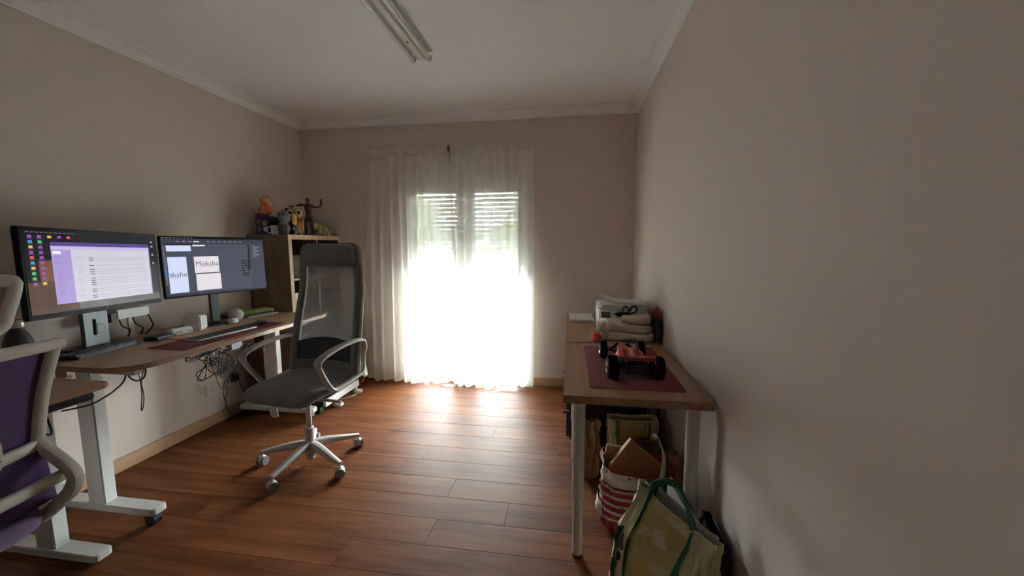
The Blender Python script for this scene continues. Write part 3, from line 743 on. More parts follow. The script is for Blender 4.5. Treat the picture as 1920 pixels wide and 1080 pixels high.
t = gadget('charger_cube', 'white cube charger in front of the artboard monitor stand', 'charger', (-2.555, 2.30), (0.10, 0.085, 0.095), math.radians(20), m_wplas, 0.008)
t.location = (-2.44, 2.165, DZ)
bm = nb(); cyl(bm, (0.0501, 0, 0.055), (0.052, 0, 0.055), 0.022, seg=20); obj('face_disc', bm, M('pale_disc', (0.7, 0.7, 0.68), 0.4), t, local=True)
t = gadget('usb_hub', 'small white hub with two ports behind the keyboard', 'hub', (-2.40, 2.03), (0.042, 0.115, 0.042), math.radians(-12), m_wplas, 0.006)
for yy in (-0.03, -0.012, 0.04):
    bm = nb(); box(bm, (0.0212, yy, 0.018), (0.001, 0.006, 0.008)); obj('port', bm, m_black, t, local=True)
t = gadget('power_adapter', 'flat black adapter beside the white hub', 'adapter', (-2.40, 1.905), (0.09, 0.12, 0.022), 0.1, m_black)
bm = nb(); prism(bm, rrect(-2.36, -2.24, 1.90, 2.10, 0.01, 3), DZ, DZ+0.006); on_desk('paper_pad', 'thin brown note pad between hub and keyboard', 'notepad', bm, M('kraft_card', (0.42, 0.27, 0.14), 0.8))
sp = thing('smart_speaker', 'round pale grey fabric speaker behind the earphone case', 'speaker', (-2.42, 2.455, DZ))
bm = nb(); ell(bm, (0, 0, 0.049), (0.05, 0.05, 0.048), 24); obj('fabric_ball', bm, M('pale_grey_mesh', (0.42, 0.41, 0.40), 0.95, var=0.15, scale=250, bump=0.2), sp, local=True, smooth=True)
bm = nb(); lathe(bm, [(0.03, 0), (0.03, 0.004), (0.026, 0.008)]); obj('base', bm, m_dgrey, sp, local=True)
ec = thing('earphone_case', 'tiny white rounded earphone case in front of the round speaker', 'case', (-2.375, 2.385, DZ), 1.3)
bm = nb(); ell(bm, (0, 0, 0.012), (0.031, 0.024, 0.012), 16, e=0.7); obj('lower_shell', bm, m_wplas, ec, local=True, smooth=True)
bm = nb(); ell(bm, (0, 0, 0.0275), (0.031, 0.024, 0.009), 16, e=0.7); obj('lid', bm, m_wplas, ec, local=True, smooth=True)
bm = nb(); prism(bm, rrect(-0.09, 0.09, -0.12, 0.13, 0.008, 3), 0, 0.016); t = obj('tablet_case', bm, M('grey_folder', (0.28, 0.27, 0.28), 0.7), bevel=0.003)
t.location = (-2.46, 2.68, DZ); t.rotation_euler = (0, 0, -0.25); tag(t, 'flat grey folder under the folded green cloth', 'folder')
gc = thing('folded_cloth', 'folded green cloth lying on the grey folder by the bookcase', 'cloth', (-2.475, 2.69, DZ+0.0165), -0.3)
def cloth_f(u, v):
    a = 2*PI*u; c, s = math.cos(a), math.sin(a)
    x = -0.02 + 0.070*math.copysign(abs(c)**0.4, c); y = -0.115+v*0.235
    z = 0.016 + 0.015*math.copysign(abs(s)**0.6, s) + 0.004*noise.noise(Vector((x*30, y*30, s)))
    return Vector((x + 0.006*noise.noise(Vector((y*25, 1, s))), y, max(0.0, z)))
bm = nb(); vs = grid(bm, cloth_f, 32, 18, True); bm.faces.new(vs[0][::-1]); bm.faces.new(vs[-1]); obj('cloth', bm, M('green_microfibre', (0.22, 0.30, 0.09), 0.95, var=0.15, scale=120, bump=0.2), gc, local=True, smooth=True)
bm = nb(); sweep(bm, [(-0.085, -0.1, 0.017), (-0.0905, 0, 0.017), (-0.085, 0.1, 0.017)], 0.003, 0.004, seg=6); obj('stitched_edge', bm, M('pale_green_edge', (0.36, 0.42, 0.18), 0.9), gc, local=True)
bg_ = thing('black_pouch', 'small black pouch between round speaker and green cloth', 'pouch', (-2.585, 2.53, DZ), 0.4)
bm = nb(); ell(bm, (0, 0, 0.017), (0.055, 0.04, 0.016), 16, e=0.7); obj('pouch', bm, M('black_cloth', (0.012, 0.012, 0.013), 0.95), bg_, local=True, smooth=True)
bm = nb(); sweep(bm, [(-0.05, -0.03, 0.02), (0, -0.033, 0.024), (0.05, -0.028, 0.02)], 0.002, seg=6); obj('zip', bm, m_dgrey, bg_, local=True)
# white tray hanging behind the mail monitor
tr = thing('router', 'white flat router behind the lower edge of the mail monitor', 'router', (-2.63, 1.93, DZ), math.radians(95))
bm = nb(); box(bm, (0, 0, 0.15), (0.19, 0.06, 0.055)); obj('body', bm, m_wplas, tr, local=True, bevel=0.006)
bm = nb(); box(bm, (-0.11, 0, 0.135), (0.035, 0.05, 0.05)); obj('clip', bm, M('brown_clip', (0.07, 0.055, 0.045), 0.6), tr, local=True, bevel=0.004)
bm = nb(); prism(bm, rrect(-0.04, 0.04, -0.03, 0.03, 0.01), 0, 0.008); box(bm, (0, 0, 0.065), (0.03, 0.012, 0.13)); obj('stand', bm, m_wplas, tr, local=True)
for i, (y0, y1) in enumerate(((1.86, 1.90), (1.93, 1.97), (2.02, 2.0))):
    bm = nb(); sweep(bm, smooth_path([(-2.615, y0, 0.945), (-2.60, y0+0.005, 0.90), (-2.60, (y0+y1)/2+0.02, 0.87), (-2.62, y1, DZ+0.004)], 6), 0.004, seg=6, )
    obj('router_cable', bm, m_cable, tr, smooth=True)
# water bottle on the near desk
bt = thing('water_bottle', 'matt black water bottle with steel cap on the near desk', 'bottle', (-2.30, 1.265, 0.7885))
bm = nb(); lathe(bm, [(0.040, 0), (0.044, 0.006), (0.045, 0.15), (0.043, 0.175), (0.036, 0.20), (0.026, 0.222), (0.0225, 0.232), (0.0225, 0.238)], seg=28); obj('body', bm, M('matt_black_coat', (0.012, 0.012, 0.014), 0.6), bt, local=True, smooth=True)
bm = nb(); lathe(bm, [(0.0245, 0.238), (0.0255, 0.241), (0.0255, 0.268), (0.023, 0.272)], seg=28); obj('cap', bm, m_steel, bt, local=True, smooth=True)

# ------------------------------------------------------------------ cables below the monitor desk
def cable(name, label, paths, m=m_cable, r=0.0035, extra=None):
    t = thing(name, label, 'cable', tuple(paths[0][-1]))
    for p in paths:
        bm = nb(); sweep(bm, smooth_path(p, 6), r, seg=6); obj('strand', bm, m, t, smooth=True)
    return t
cable('hanging_cable', 'black cable looping down from the near end of the monitor desk', [
    [(-2.15, 1.545, 0.793), (-2.15, 1.537, 0.758), (-2.15, 1.520, 0.710), (-2.15, 1.479, 0.680), (-2.15, 1.446, 0.666), (-2.18, 1.40, 0.64), (-2.28, 1.36, 0.62)],
    [(-2.12, 1.505, 0.793), (-2.12, 1.515, 0.767), (-2.12, 1.525, 0.731), (-2.12, 1.551, 0.703), (-2.12, 1.582, 0.703), (-2.12, 1.598, 0.734), (-2.12, 1.595, 0.793)]], r=0.0042)
cable('hanging_cable', 'thin dark cord hanging in a long narrow loop against the wall', [
    [(-2.30, 1.65, 0.750), (-2.30, 1.682, 0.718), (-2.30, 1.702, 0.658), (-2.30, 1.703, 0.562), (-2.30, 1.692, 0.480), (-2.30, 1.702, 0.49), (-2.30, 1.712, 0.55), (-2.30, 1.708, 0.635), (-2.30, 1.728, 0.704), (-2.30, 1.73, 0.750)]], r=0.0026)
rr = random.Random(21); P = []
for k in range(9):
    y0 = 1.98+0.035*k+rr.uniform(-.02, .02)
    p = [(-2.22+rr.uniform(-.04, .04), y0, 0.793)]
    z = 0.77
    for j in range(4):
        z -= rr.uniform(0.03, 0.075)
        p.append((-2.23+rr.uniform(-.05, .05), 2.08+rr.uniform(-.10, .10), z))
    p.append((-2.22, y0+rr.uniform(-0.05, 0.10), 0.71+rr.uniform(-0.03, 0.05)))
    P.append(p)
for q in range(3): P.append([(-2.25, 2.02, 0.745), (-2.24, 1.96, 0.735-0.006*q), (-2.24, 1.91, 0.725-0.01*q), (-2.25, 1.93, 0.70-0.012*q), (-2.26, 2.01, 0.70-0.01*q), (-2.25, 2.06, 0.715), (-2.25, 2.0, 0.735)])
P.append([(-2.25, 2.06, 0.72), (-2.26, 2.08, 0.62), (-2.27, 2.12, 0.52), (-2.28, 2.15, 0.44), (-2.28, 2.19, 0.41), (-2.28, 2.22, 0.46), (-2.27, 2.17, 0.56), (-2.26, 2.12, 0.66), (-2.25, 2.13, 0.73)])
P.append([(-2.28, 2.21, 0.42), (-2.34, 2.24, 0.33), (-2.44, 2.33, 0.22), (-2.56, 2.42, 0.13)])
P.append([(-2.36, 2.31, 0.62), (-2.40, 2.33, 0.55), (-2.46, 2.42, 0.50), (-2.54, 2.52, 0.44), (-2.62, 2.62, 0.35)])
P.append([(-2.64, 2.66, 0.30), (-2.655, 2.70, 0.20), (-2.66, 2.76, 0.13), (-2.62, 2.84, 0.09)])
cable('cable_bundle', 'tangle of black cables hanging under the middle of the monitor desk', P, r=0.0034)
for lab, c, s in (('black power brick hanging in the cable tangle', (-2.36, 2.36, 0.665), (0.05, 0.10, 0.055)), ('black plug adapter in the wall socket', (-2.665, 2.635, 0.315), (0.045, 0.075, 0.055))):
    t = thing('power_brick', lab, 'power adapter', c)
    bm = nb(); box(bm, (0, 0, 0), s, rz=0.2 if s[1] > 0.1 else 0); obj('case', bm, m_black, t, local=True, bevel=0.006)
    bm = nb(); cyl(bm, (0, 0, s[2]/2), (0.0, -0.01, s[2]/2+0.025), 0.007, 0.004, 10); obj('strain_relief', bm, m_cable, t, local=True)
so = thing('wall_socket', 'cream double wall socket under the cable tangle', 'socket', (XL, 2.50, 0.27))
bm = nb(); prism(bm, rrect(-0.07, 0.08, -0.04, 0.05, 0.008, 3), 0, 0.010, R=Matrix(((0, 0, 1), (1, 0, 0), (0, 1, 0)))); obj('plate', bm, M('cream_plastic', (0.68, 0.64, 0.58), 0.5), so, local=True, bevel=0.002)
for yy in (-0.035, 0.04):
    bm = nb(); cyl(bm, (0.0098, yy, 0.005), (0.0115, yy, 0.005), 0.024, seg=18); obj('outlet', bm, M('cream_plastic_dark', (0.55, 0.52, 0.47), 0.5), so, local=True)
cable('hanging_cable', 'thin dark cord falling down the wall to the skirting board', [[(-2.63, 2.52, 0.33), (-2.66, 2.53, 0.24), (-2.67, 2.55, 0.15), (-2.675, 2.58, 0.06), (-2.67, 2.60, 0.004)]], r=0.003)

# ------------------------------------------------------------------ bookcase
KX0, KX1, KY0, KY1, KZ = XL+0.003, -2.31, 2.905, 3.640, 1.465
bc = thing('bookcase', 'tall oak cube bookcase in the corner with toys on top', 'bookcase', ((KX0+KX1)/2, (KY0+KY1)/2, 0))
T = 0.038
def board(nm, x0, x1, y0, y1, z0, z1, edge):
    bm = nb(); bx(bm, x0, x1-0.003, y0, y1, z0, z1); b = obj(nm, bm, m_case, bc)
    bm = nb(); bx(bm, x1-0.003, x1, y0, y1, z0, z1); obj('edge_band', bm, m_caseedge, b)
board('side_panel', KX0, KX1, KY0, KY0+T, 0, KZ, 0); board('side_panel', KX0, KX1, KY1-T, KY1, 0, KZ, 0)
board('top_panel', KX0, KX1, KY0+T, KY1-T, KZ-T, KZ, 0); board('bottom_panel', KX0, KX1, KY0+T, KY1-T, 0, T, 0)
ym = (KY0+KY1)/2
cell = (KZ-2*T-3*0.016)/4
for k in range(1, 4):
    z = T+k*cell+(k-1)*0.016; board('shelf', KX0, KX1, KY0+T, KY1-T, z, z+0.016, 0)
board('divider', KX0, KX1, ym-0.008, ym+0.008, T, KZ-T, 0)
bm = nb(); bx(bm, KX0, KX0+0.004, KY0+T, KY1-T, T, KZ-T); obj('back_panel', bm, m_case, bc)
def shelf_z(k): return T+k*cell+k*0.016
for k in range(4):
    y0 = KY0+T+0.010+k*0.030
    bt_ = thing('binder', ['white paper binder at the near end of the second shelf', 'white paper binder second from the near end of the second shelf', 'white paper binder third along the second shelf', 'white paper binder fourth along the second shelf'][k], 'binder', (KX0+0.20, y0+0.013, shelf_z(2)+0.0005), group='white binders in the bookcase')
    bm = nb(); box(bm, (0.03, 0, 0.11), (0.27, 0.026, 0.22)); obj('cover', bm, m_paper, bt_, local=True, bevel=0.002)
    bm = nb(); box(bm, (0.1655, 0, 0.12), (0.001, 0.016, 0.07)); obj('spine_label', bm, M('grey_label', (0.5, 0.5, 0.5), 0.8), bt_, local=True)
for lab, y0, y1, z, h, c, nm in (('dark storage box in the near top cube of the bookcase', KY0+T+0.01, ym-0.02, 3, 0.20, (0.05, 0.035, 0.03), 'storage_box'), ('dark storage box in the far top cube of the bookcase', ym+0.02, KY1-T-0.02, 3, 0.23, (0.06, 0.045, 0.04), 'storage_box'), ('dark storage box in the near cube level with the desk', KY0+T+0.01, ym-0.02, 1, 0.24, (0.045, 0.04, 0.045), 'storage_box')):
    t = thing(nm, lab, 'box', (KX0+0.19, (y0+y1)/2, shelf_z(z)+0.0005))
    bm = nb(); box(bm, (0, 0, h/2), (0.32, y1-y0, h)); obj('body', bm, M('dark_box_%.3f' % c[0], c, 0.8), t, local=True, bevel=0.004)
    bm = nb(); box(bm, (0.1605, 0, h*0.7), (0.002, 0.08, 0.025)); obj('pull_tab', bm, m_dgrey, t, local=True)

# ------------------------------------------------------------------ toys on the bookcase
TZ = KZ+0.0005
bxm = M('dark_blue_print', (0.015, 0.022, 0.065), 0.4, var=0.6, scale=18)
tb_ = thing('toy_box', 'dark blue printed toy box under the orange plush', 'box', (-2.565, 2.985, TZ), 0.12)
bm = nb(); box(bm, (0, 0, 0.078), (0.115, 0.125, 0.155)); obj('carton', bm, bxm, tb_, local=True, bevel=0.002)
for c, xx, zz_, s in (((0.30, 0.07, 0.08), -0.028, 0.045, (0.024, 0.05)), ((0.10, 0.12, 0.22), -0.030, 0.115, (0.034, 0.030)), ((0.32, 0.15, 0.05), 0.022, 0.095, (0.040, 0.05)), ((0.45, 0.42, 0.38), 0.020, 0.045, (0.024, 0.04)), ((0.05, 0.08, 0.25), 0.0, 0.145, (0.10, 0.012))):
    bm = nb(); ell(bm, (xx, -0.0625, zz_), (s[0]/2, 0.0012, s[1]/2), 12, e=0.8); obj('printed_patch', bm, M('print_%.2f_%.2f' % (c[0], c[1]), c, 0.5, var=0.3, scale=60), tb_, local=True)
tb2 = thing('toy_box', 'smaller dark box with pale corner beside the blue toy box', 'box', (-2.462, 3.045, TZ), 0.0)
bm = nb(); box(bm, (0, 0, 0.072), (0.055, 0.11, 0.143)); obj('carton', bm, M('black_carton', (0.02, 0.018, 0.02), 0.4, var=0.4), tb2, local=True, bevel=0.002)
bm = nb(); box(bm, (0.018, -0.0552, 0.09), (0.014, 0.001, 0.10)); obj('printed_patch', bm, M('pale_print', (0.25, 0.2, 0.18), 0.6), tb2, local=True)
m_or = M('orange_plush', (0.50, 0.115, 0.025), 0.95, var=0.25, scale=70, bump=0.3, sheen=0.3); m_or2 = M('pale_orange_plush', (0.58, 0.26, 0.11), 0.95, var=0.15, scale=70, bump=0.3)
fx = thing('plush_fox', 'orange plush animal with pointed ears sitting on the blue box', 'plush toy', (-2.56, 2.985, TZ+0.157), -0.5); fx.scale = (1.1, 1.1, 1.15)
bm = nb(); ell(bm, (0, 0, 0.055), (0.042, 0.045, 0.055), 16); obj('body', bm, m_or, fx, local=True, smooth=True)
bm = nb(); ell(bm, (0.008, -0.026, 0.050), (0.028, 0.024, 0.042), 14); obj('belly', bm, m_or2, fx, local=True, smooth=True)
bm = nb(); ell(bm, (0.004, -0.008, 0.115), (0.032, 0.034, 0.027), 16); ell(bm, (0.024, -0.030, 0.108), (0.020, 0.022, 0.012), 12); obj('head', bm, m_or2, fx, local=True, smooth=True)
for sx in (-1, 1):
    bm = nb(); sweep(bm, [(sx*0.022, 0, 0.128), (sx*0.030, 0.002, 0.142), (sx*0.036, 0.004, 0.156)], [0.013, 0.010, 0.002], [0.008, 0.006, 0.002], seg=10); obj('ear', bm, m_or, fx, local=True, smooth=True)
    bm = nb(); sweep(bm, smooth_path([(sx*0.036, -0.012, 0.085), (sx*0.052, -0.020, 0.060), (sx*0.044, -0.034, 0.040)], 4), [0.013]*4+[0.011]*4+[0.010], seg=8); obj('arm', bm, m_or, fx, local=True, smooth=True)
    bm = nb(); ell(bm, (sx*0.026, -0.048, 0.012), (0.018, 0.030, 0.012), 12); obj('foot', bm, M('dark_red_plush', (0.20, 0.03, 0.02), 0.95), fx, local=True, smooth=True)
    bm = nb(); ell(bm, (sx*0.012+0.004, -0.038, 0.122), (0.004, 0.003, 0.005), 8); obj('eye', bm, m_black, fx, local=True)
mg = thing('mug', 'white mug with dark script lying between toy box and figurines', 'mug', (-2.450, 2.942, TZ), 0.3)
bm = nb(); lathe(bm, [(0.030, 0), (0.036, 0.004), (0.036, 0.075), (0.033, 0.076), (0.033, 0.008), (0.0, 0.008)], seg=28); obj('cup', bm, M('glazed_white', (0.62, 0.60, 0.60), 0.2, var=0.02), mg, local=True, smooth=True)
bm = nb(); sweep(bm, smooth_path([(-0.034, -0.012, 0.062), (-0.056, -0.018, 0.060), (-0.060, -0.019, 0.036), (-0.050, -0.017, 0.016), (-0.034, -0.012, 0.014)], 5), 0.005, seg=8); obj('handle', bm, MATS['glazed_white'], mg, local=True, smooth=True)
bm = nb(); sweep(bm, smooth_path([(0.000, -0.0362, 0.046), (-0.006, -0.0358, 0.047), (-0.009, -0.0352, 0.038), (-0.004, -0.0362, 0.031), (0.002, -0.0365, 0.036), (0.006, -0.0362, 0.034), (0.010, -0.0350, 0.037), (0.014, -0.0335, 0.034), (0.018, -0.0315, 0.036)], 4), 0.0009, seg=5); obj('script_line', bm, M('dark_script', (0.08, 0.07, 0.07), 0.6), mg, local=True)
# grey plush with round ears
gk = thing('plush_koala', 'small dark grey plush beside the mug', 'plush toy', (-2.372, 2.958, TZ), 0.1); gk.scale = (1.12, 1.12, 1.28)
m_gp = M('grey_plush', (0.11, 0.115, 0.12), 0.95, var=0.2, scale=80, bump=0.3)
bm = nb(); ell(bm, (0, 0, 0.040), (0.032, 0.034, 0.040), 16); obj('body', bm, m_gp, gk, local=True, smooth=True)
bm = nb(); ell(bm, (0, -0.006, 0.115), (0.043, 0.038, 0.042), 18); obj('head', bm, M('mid_grey_plush', (0.17, 0.175, 0.175), 0.95, var=0.2, scale=80, bump=0.3), gk, local=True, smooth=True)
bm = nb(); sweep(bm, [(-0.03, -0.02, 0.07), (0, -0.034, 0.073), (0.03, -0.02, 0.07)], 0.009, 0.006, seg=8); obj('scarf', bm, M('pale_scarf', (0.28, 0.30, 0.31), 0.9), gk, local=True, smooth=True)
for sx in (-1, 1):
    bm = nb(); ell(bm, (sx*0.018, -0.042, 0.132), (0.007, 0.004, 0.008), 10); obj('eye', bm, m_black, gk, local=True)
    bm = nb(); ell(bm, (sx*0.030, -0.024, 0.040), (0.011, 0.013, 0.026), 10); obj('arm', bm, m_gp, gk, local=True, smooth=True)
    bm = nb(); ell(bm, (sx*0.018, -0.030, 0.010), (0.014, 0.020, 0.010), 10); obj('foot', bm, m_gp, gk, local=True, smooth=True)
# big-eyed brown plush, two of them
m_bp = M('ochre_plush', (0.30, 0.15, 0.045), 0.95, var=0.25, scale=70, bump=0.3); m_bp2 = M('brown_plush', (0.24, 0.09, 0.03), 0.95, var=0.25, scale=70, bump=0.3)
m_eyew = M('cream_eye_ring', (0.62, 0.56, 0.48), 0.6); m_eyeb = M('brown_pupil', (0.05, 0.02, 0.012), 0.3)
def bigeye(label, loc, rz, h, m, eyes):
    t = thing('plush_owl', label, 'plush toy', loc, rz, group='big-eyed brown plush toys')
    bm = nb(); ell(bm, (0, 0, h*0.36), (h*0.21, h*0.19, h*0.36), 18); obj('body', bm, m, t, local=True, smooth=True)
    bm = nb(); ell(bm, (0, -0.002, h*0.80), (h*0.25, h*0.21, h*0.20), 18); obj('head', bm, m, t, local=True, smooth=True)
    for ex in eyes:
        bm = nb(); ell(bm, (ex, -h*0.185, h*0.82), (h*0.105, h*0.035, h*0.115), 16); e = obj('eye', bm, m_eyew, t, local=True, smooth=True)
        bm = nb(); ell(bm, (ex+0.002, -h*0.212, h*0.82), (h*0.066, h*0.02, h*0.075), 14); obj('pupil', bm, m_eyeb, e, local=True, smooth=True)
    bm = nb(); sweep(bm, [(0, -h*0.21, h*0.76), (0, -h*0.25, h*0.72)], [0.008, 0.001], seg=8); obj('beak', bm, M('dark_beak', (0.06, 0.03, 0.02), 0.6), t, local=True)
    for sx in (-1, 1):
        bm = nb(); ell(bm, (sx*h*0.21, -h*0.03, h*0.36), (h*0.06, h*0.10, h*0.22), 10); obj('wing', bm, m, t, local=True, smooth=True)
        bm = nb(); ell(bm, (sx*h*0.10, -h*0.14, h*0.03), (h*0.08, h*0.12, h*0.03), 10); obj('foot', bm, M('dark_foot', (0.05, 0.03, 0.02), 0.9), t, local=True, smooth=True)
bigeye('brown plush with big round eyes peeking over the grey plush', (-2.50, 3.22, TZ), 0.5, 0.275, m_bp2, (-0.035, 0.040))
bigeye('ochre plush with big round eyes next to the standing figurine', (-2.385, 3.115, TZ), 0.35, 0.235, m_bp, (-0.034, 0.036))
# small dark toy with a big yellow tail
yt = thing('toy_bird', 'small navy toy with large yellow wing in front of the plush toys', 'toy', (-2.332, 3.015, TZ), 0.2); yt.scale = (1.1, 1.1, 1.3)
bm = nb(); ell(bm, (0, 0, 0.035), (0.022, 0.022, 0.035), 14); obj('body', bm, M('navy_plastic', (0.012, 0.015, 0.05), 0.4), yt, local=True, smooth=True)
bm = nb(); ell(bm, (0.004, -0.004, 0.098), (0.020, 0.012, 0.040), 14); obj('yellow_wing', bm, M('yellow_plastic', (0.72, 0.38, 0.03), 0.45), yt, local=True, smooth=True)
bm = nb(); ell(bm, (-0.016, 0.002, 0.075), (0.013, 0.013, 0.035), 12); obj('back_wing', bm, M('black_violet', (0.02, 0.012, 0.03), 0.5), yt, local=True, smooth=True)
bm = nb(); ell(bm, (0.006, -0.021, 0.042), (0.009, 0.004, 0.009), 10); obj('eye', bm, M('pale_blue_eye', (0.35, 0.42, 0.45), 0.4), yt, local=True, smooth=True)
# dark human-shaped figurine, one arm stretched out with the hand raised
af = thing('action_figure', 'dark red standing figurine with one arm stretched out sideways', 'figurine', (-2.36, 3.245, TZ), 0.25)
m_af = M('dark_red_figure', (0.055, 0.014, 0.012), 0.4, var=0.3); m_af2 = M('black_figure', (0.012, 0.010, 0.010), 0.4)
bm = nb(); lathe(bm, [(0.055, 0), (0.055, 0.005), (0.050, 0.008)], seg=24); obj('stand', bm, m_af2, af, local=True)
def limb(nm, pts, rad, m):
    bm = nb(); pp = smooth_path(pts, 4); n = len(pp); rs = []
    for i in range(n):
        q = i/(n-1)*(len(rad)-1); a = min(int(q), len(rad)-2); rs.append(rad[a]*(1-(q-a))+rad[a+1]*(q-a))
    sweep(bm, pp, rs, seg=10); obj(nm, bm, m, af, local=True, smooth=True)
limb('torso', [(0, 0, 0.15), (0, 0, 0.19), (0, 0.002, 0.235), (0, 0, 0.275), (0, 0, 0.292)], [0.024, 0.021, 0.030, 0.034, 0.012], m_af)
bm = nb(); ell(bm, (0, -0.002, 0.318), (0.018, 0.020, 0.024), 14); obj('head', bm, m_af, af, local=True, smooth=True)
limb('leg', [(-0.014, 0, 0.16), (-0.024, -0.006, 0.09), (-0.028, 0.004, 0.015), (-0.028, -0.018, 0.012)], [0.018, 0.015, 0.011, 0.010], m_af2)
limb('leg', [(0.014, 0, 0.16), (0.026, 0.0, 0.09), (0.034, 0.008, 0.015), (0.036, -0.014, 0.012)], [0.018, 0.015, 0.011, 0.010], m_af2)
limb('arm', [(0.026, 0, 0.272), (0.060, 0.0, 0.258), (0.095, -0.004, 0.262), (0.118, -0.006, 0.274), (0.120, -0.006, 0.305)], [0.013, 0.012, 0.010, 0.009, 0.009], m_af)
limb('arm', [(-0.026, 0, 0.272), (-0.060, 0.004, 0.278), (-0.085, 0.0, 0.272), (-0.095, -0.012, 0.262)], [0.013, 0.012, 0.010, 0.009], m_af)
# hands: a palm with short fingers
for hx, hz, d in ((0.120, 0.305, 1), (-0.095, 0.262, -1)):
    bm = nb(); ell(bm, (hx, -0.006, hz+0.006*d), (0.008, 0.006, 0.010), 8)
    for k in range(4): sweep(bm, [(hx-0.006+0.004*k, -0.006, hz+0.012*d), (hx-0.006+0.005*k, -0.009, hz+(0.026-0.002*abs(k-1.5))*d)], 0.0019, seg=6)
    sweep(bm, [(hx-0.006, -0.006, hz), (hx-0.015, -0.008, hz+0.012*d)], 0.002, seg=6); obj('hand', bm, m_af, af, local=True, smooth=True)
# ribbed striped toy: a low curled plush
tg = thing('plush_tiger', 'low striped olive and cream plush crouching at the far end', 'plush toy', (-2.355, 3.40, TZ), math.radians(85))
m_tg = M('striped_plush', (0.30, 0.24, 0.12), 0.95, var=0.75, scale=5, stretch=(14, 1, 1), detail=0, bump=0.2)
bm = nb(); ell(bm, (0.0, 0, 0.058), (0.085, 0.050, 0.056), 20); obj('body', bm, m_tg, tg, local=True, smooth=True)
bm = nb(); ell(bm, (-0.082, 0, 0.095), (0.042, 0.042, 0.040), 16); obj('head', bm, m_tg, tg, local=True, smooth=True)
bm = nb(); ell(bm, (-0.112, -0.01, 0.085), (0.018, 0.022, 0.016), 12); obj('muzzle', bm, M('cream_plush', (0.55, 0.48, 0.38), 0.95), tg, local=True, smooth=True)
for sy in (-1, 1):
    bm = nb(); ell(bm, (-0.075, sy*0.030, 0.130), (0.010, 0.012, 0.014), 10); obj('ear', bm, m_tg, tg, local=True, smooth=True)
    bm = nb(); ell(bm, (-0.07, sy*0.034, 0.024), (0.020, 0.016, 0.026), 10); obj('leg', bm, m_tg, tg, local=True, smooth=True)
    bm = nb(); ell(bm, (0.055, sy*0.038, 0.028), (0.030, 0.018, 0.030), 10); obj('leg', bm, m_tg, tg, local=True, smooth=True)
bm = nb(); sweep(bm, smooth_path([(0.075, 0, 0.075), (0.115, -0.008, 0.055), (0.14, -0.020, 0.022), (0.165, -0.03, 0.012)], 5), 0.011, seg=8); obj('tail', bm, m_tg, tg, local=True, smooth=True)

# ------------------------------------------------------------------ grey high-back office chair
ch = thing('office_chair', 'grey high-back office chair with mesh back and silver star base', 'chair', (-1.605, 2.095, 0), math.radians(263))
def LB(nm, bm, m, par=ch, **k): return obj(nm, bm, m, par, local=True, **k)
bm = nb(); lathe(bm, [(0.030, 0.055), (0.034, 0.06), (0.036, 0.13), (0.030, 0.14)], seg=20); hub = LB('base_hub', bm, m_silver, smooth=True)
m_castw = M('grey_caster_wheel', (0.20, 0.20, 0.20), 0.4); m_casth = M('pale_caster_hood', (0.50, 0.49, 0.46), 0.45)
for a0 in (193, 265, 337, 49, 121):
    a = math.radians(a0-263); d = Vector((math.cos(a), math.sin(a), 0)); sd = Vector((-d.y, d.x, 0))
    bm = nb(); sweep(bm, [d*0.02+Vector((0, 0, 0.125)), d*0.10+Vector((0, 0, 0.118)), d*0.20+Vector((0, 0, 0.100)), d*0.300+Vector((0, 0, 0.082))], [0.026, 0.024, 0.019, 0.014], [0.024, 0.022, 0.016, 0.011], seg=12, side=sd, square=0.6)
    lg = LB('base_leg', bm, m_silver, smooth=True)
    cc = d*0.295; w_ = Matrix.Rotation(0.5+a0*0.02, 3, 'Z') @ sd
    bm = nb(); cyl(bm, cc+Vector((0, 0, 0.055)), cc+Vector((0, 0, 0.085)), 0.007, seg=8)
    ell(bm, cc+Vector((0, 0, 0.036)), (0.026, 0.026, 0.026), 16); LB('caster_hood', bm, m_casth, lg, smooth=True)
    for s in (-1, 1):
        bm = nb(); cyl(bm, cc+w_*(s*0.010)+Vector((0, 0, 0.0285)), cc+w_*(s*0.027)+Vector((0, 0, 0.0285)), 0.0283, seg=20); LB('caster_wheel', bm, m_castw, lg, bevel=0.003)
bm = nb(); cyl(bm, (0, 0, 0.13), (0, 0, 0.235), 0.027, seg=20); LB('column_sleeve', bm, m_silver, smooth=True)
bm = nb(); cyl(bm, (0, 0, 0.03), (0, 0, 0.10), 0.022, seg=16); LB('column_end', bm, m_silver, smooth=True)
bm = nb(); cyl(bm, (0, 0, 0.23), (0, 0, 0.44), 0.017, seg=16); LB('gas_lift', bm, m_steel, smooth=True)
bm = nb(); bx(bm, -0.14, 0.15, -0.085, 0.085, 0.425, 0.468); LB('mechanism', bm, m_beige, bevel=0.012)
bm = nb(); sweep(bm, [(0.06, 0.08, 0.45), (0.04, 0.19, 0.445), (0.03, 0.275, 0.44)], 0.010, 0.007, seg=8); LB('tilt_lever', bm, m_beige, smooth=True)
bm = nb(); sweep(bm, smooth_path([(0.12, -0.10, 0.445), (0.13, -0.115, 0.42), (0.135, -0.12, 0.38), (0.13, -0.12, 0.345)], 5), [0.014]*5+[0.024]*5+[0.030]*5+[0.020], [0.010]*16, seg=10, side=(0, 1, 0)); LB('height_paddle', bm, m_beige, smooth=True)
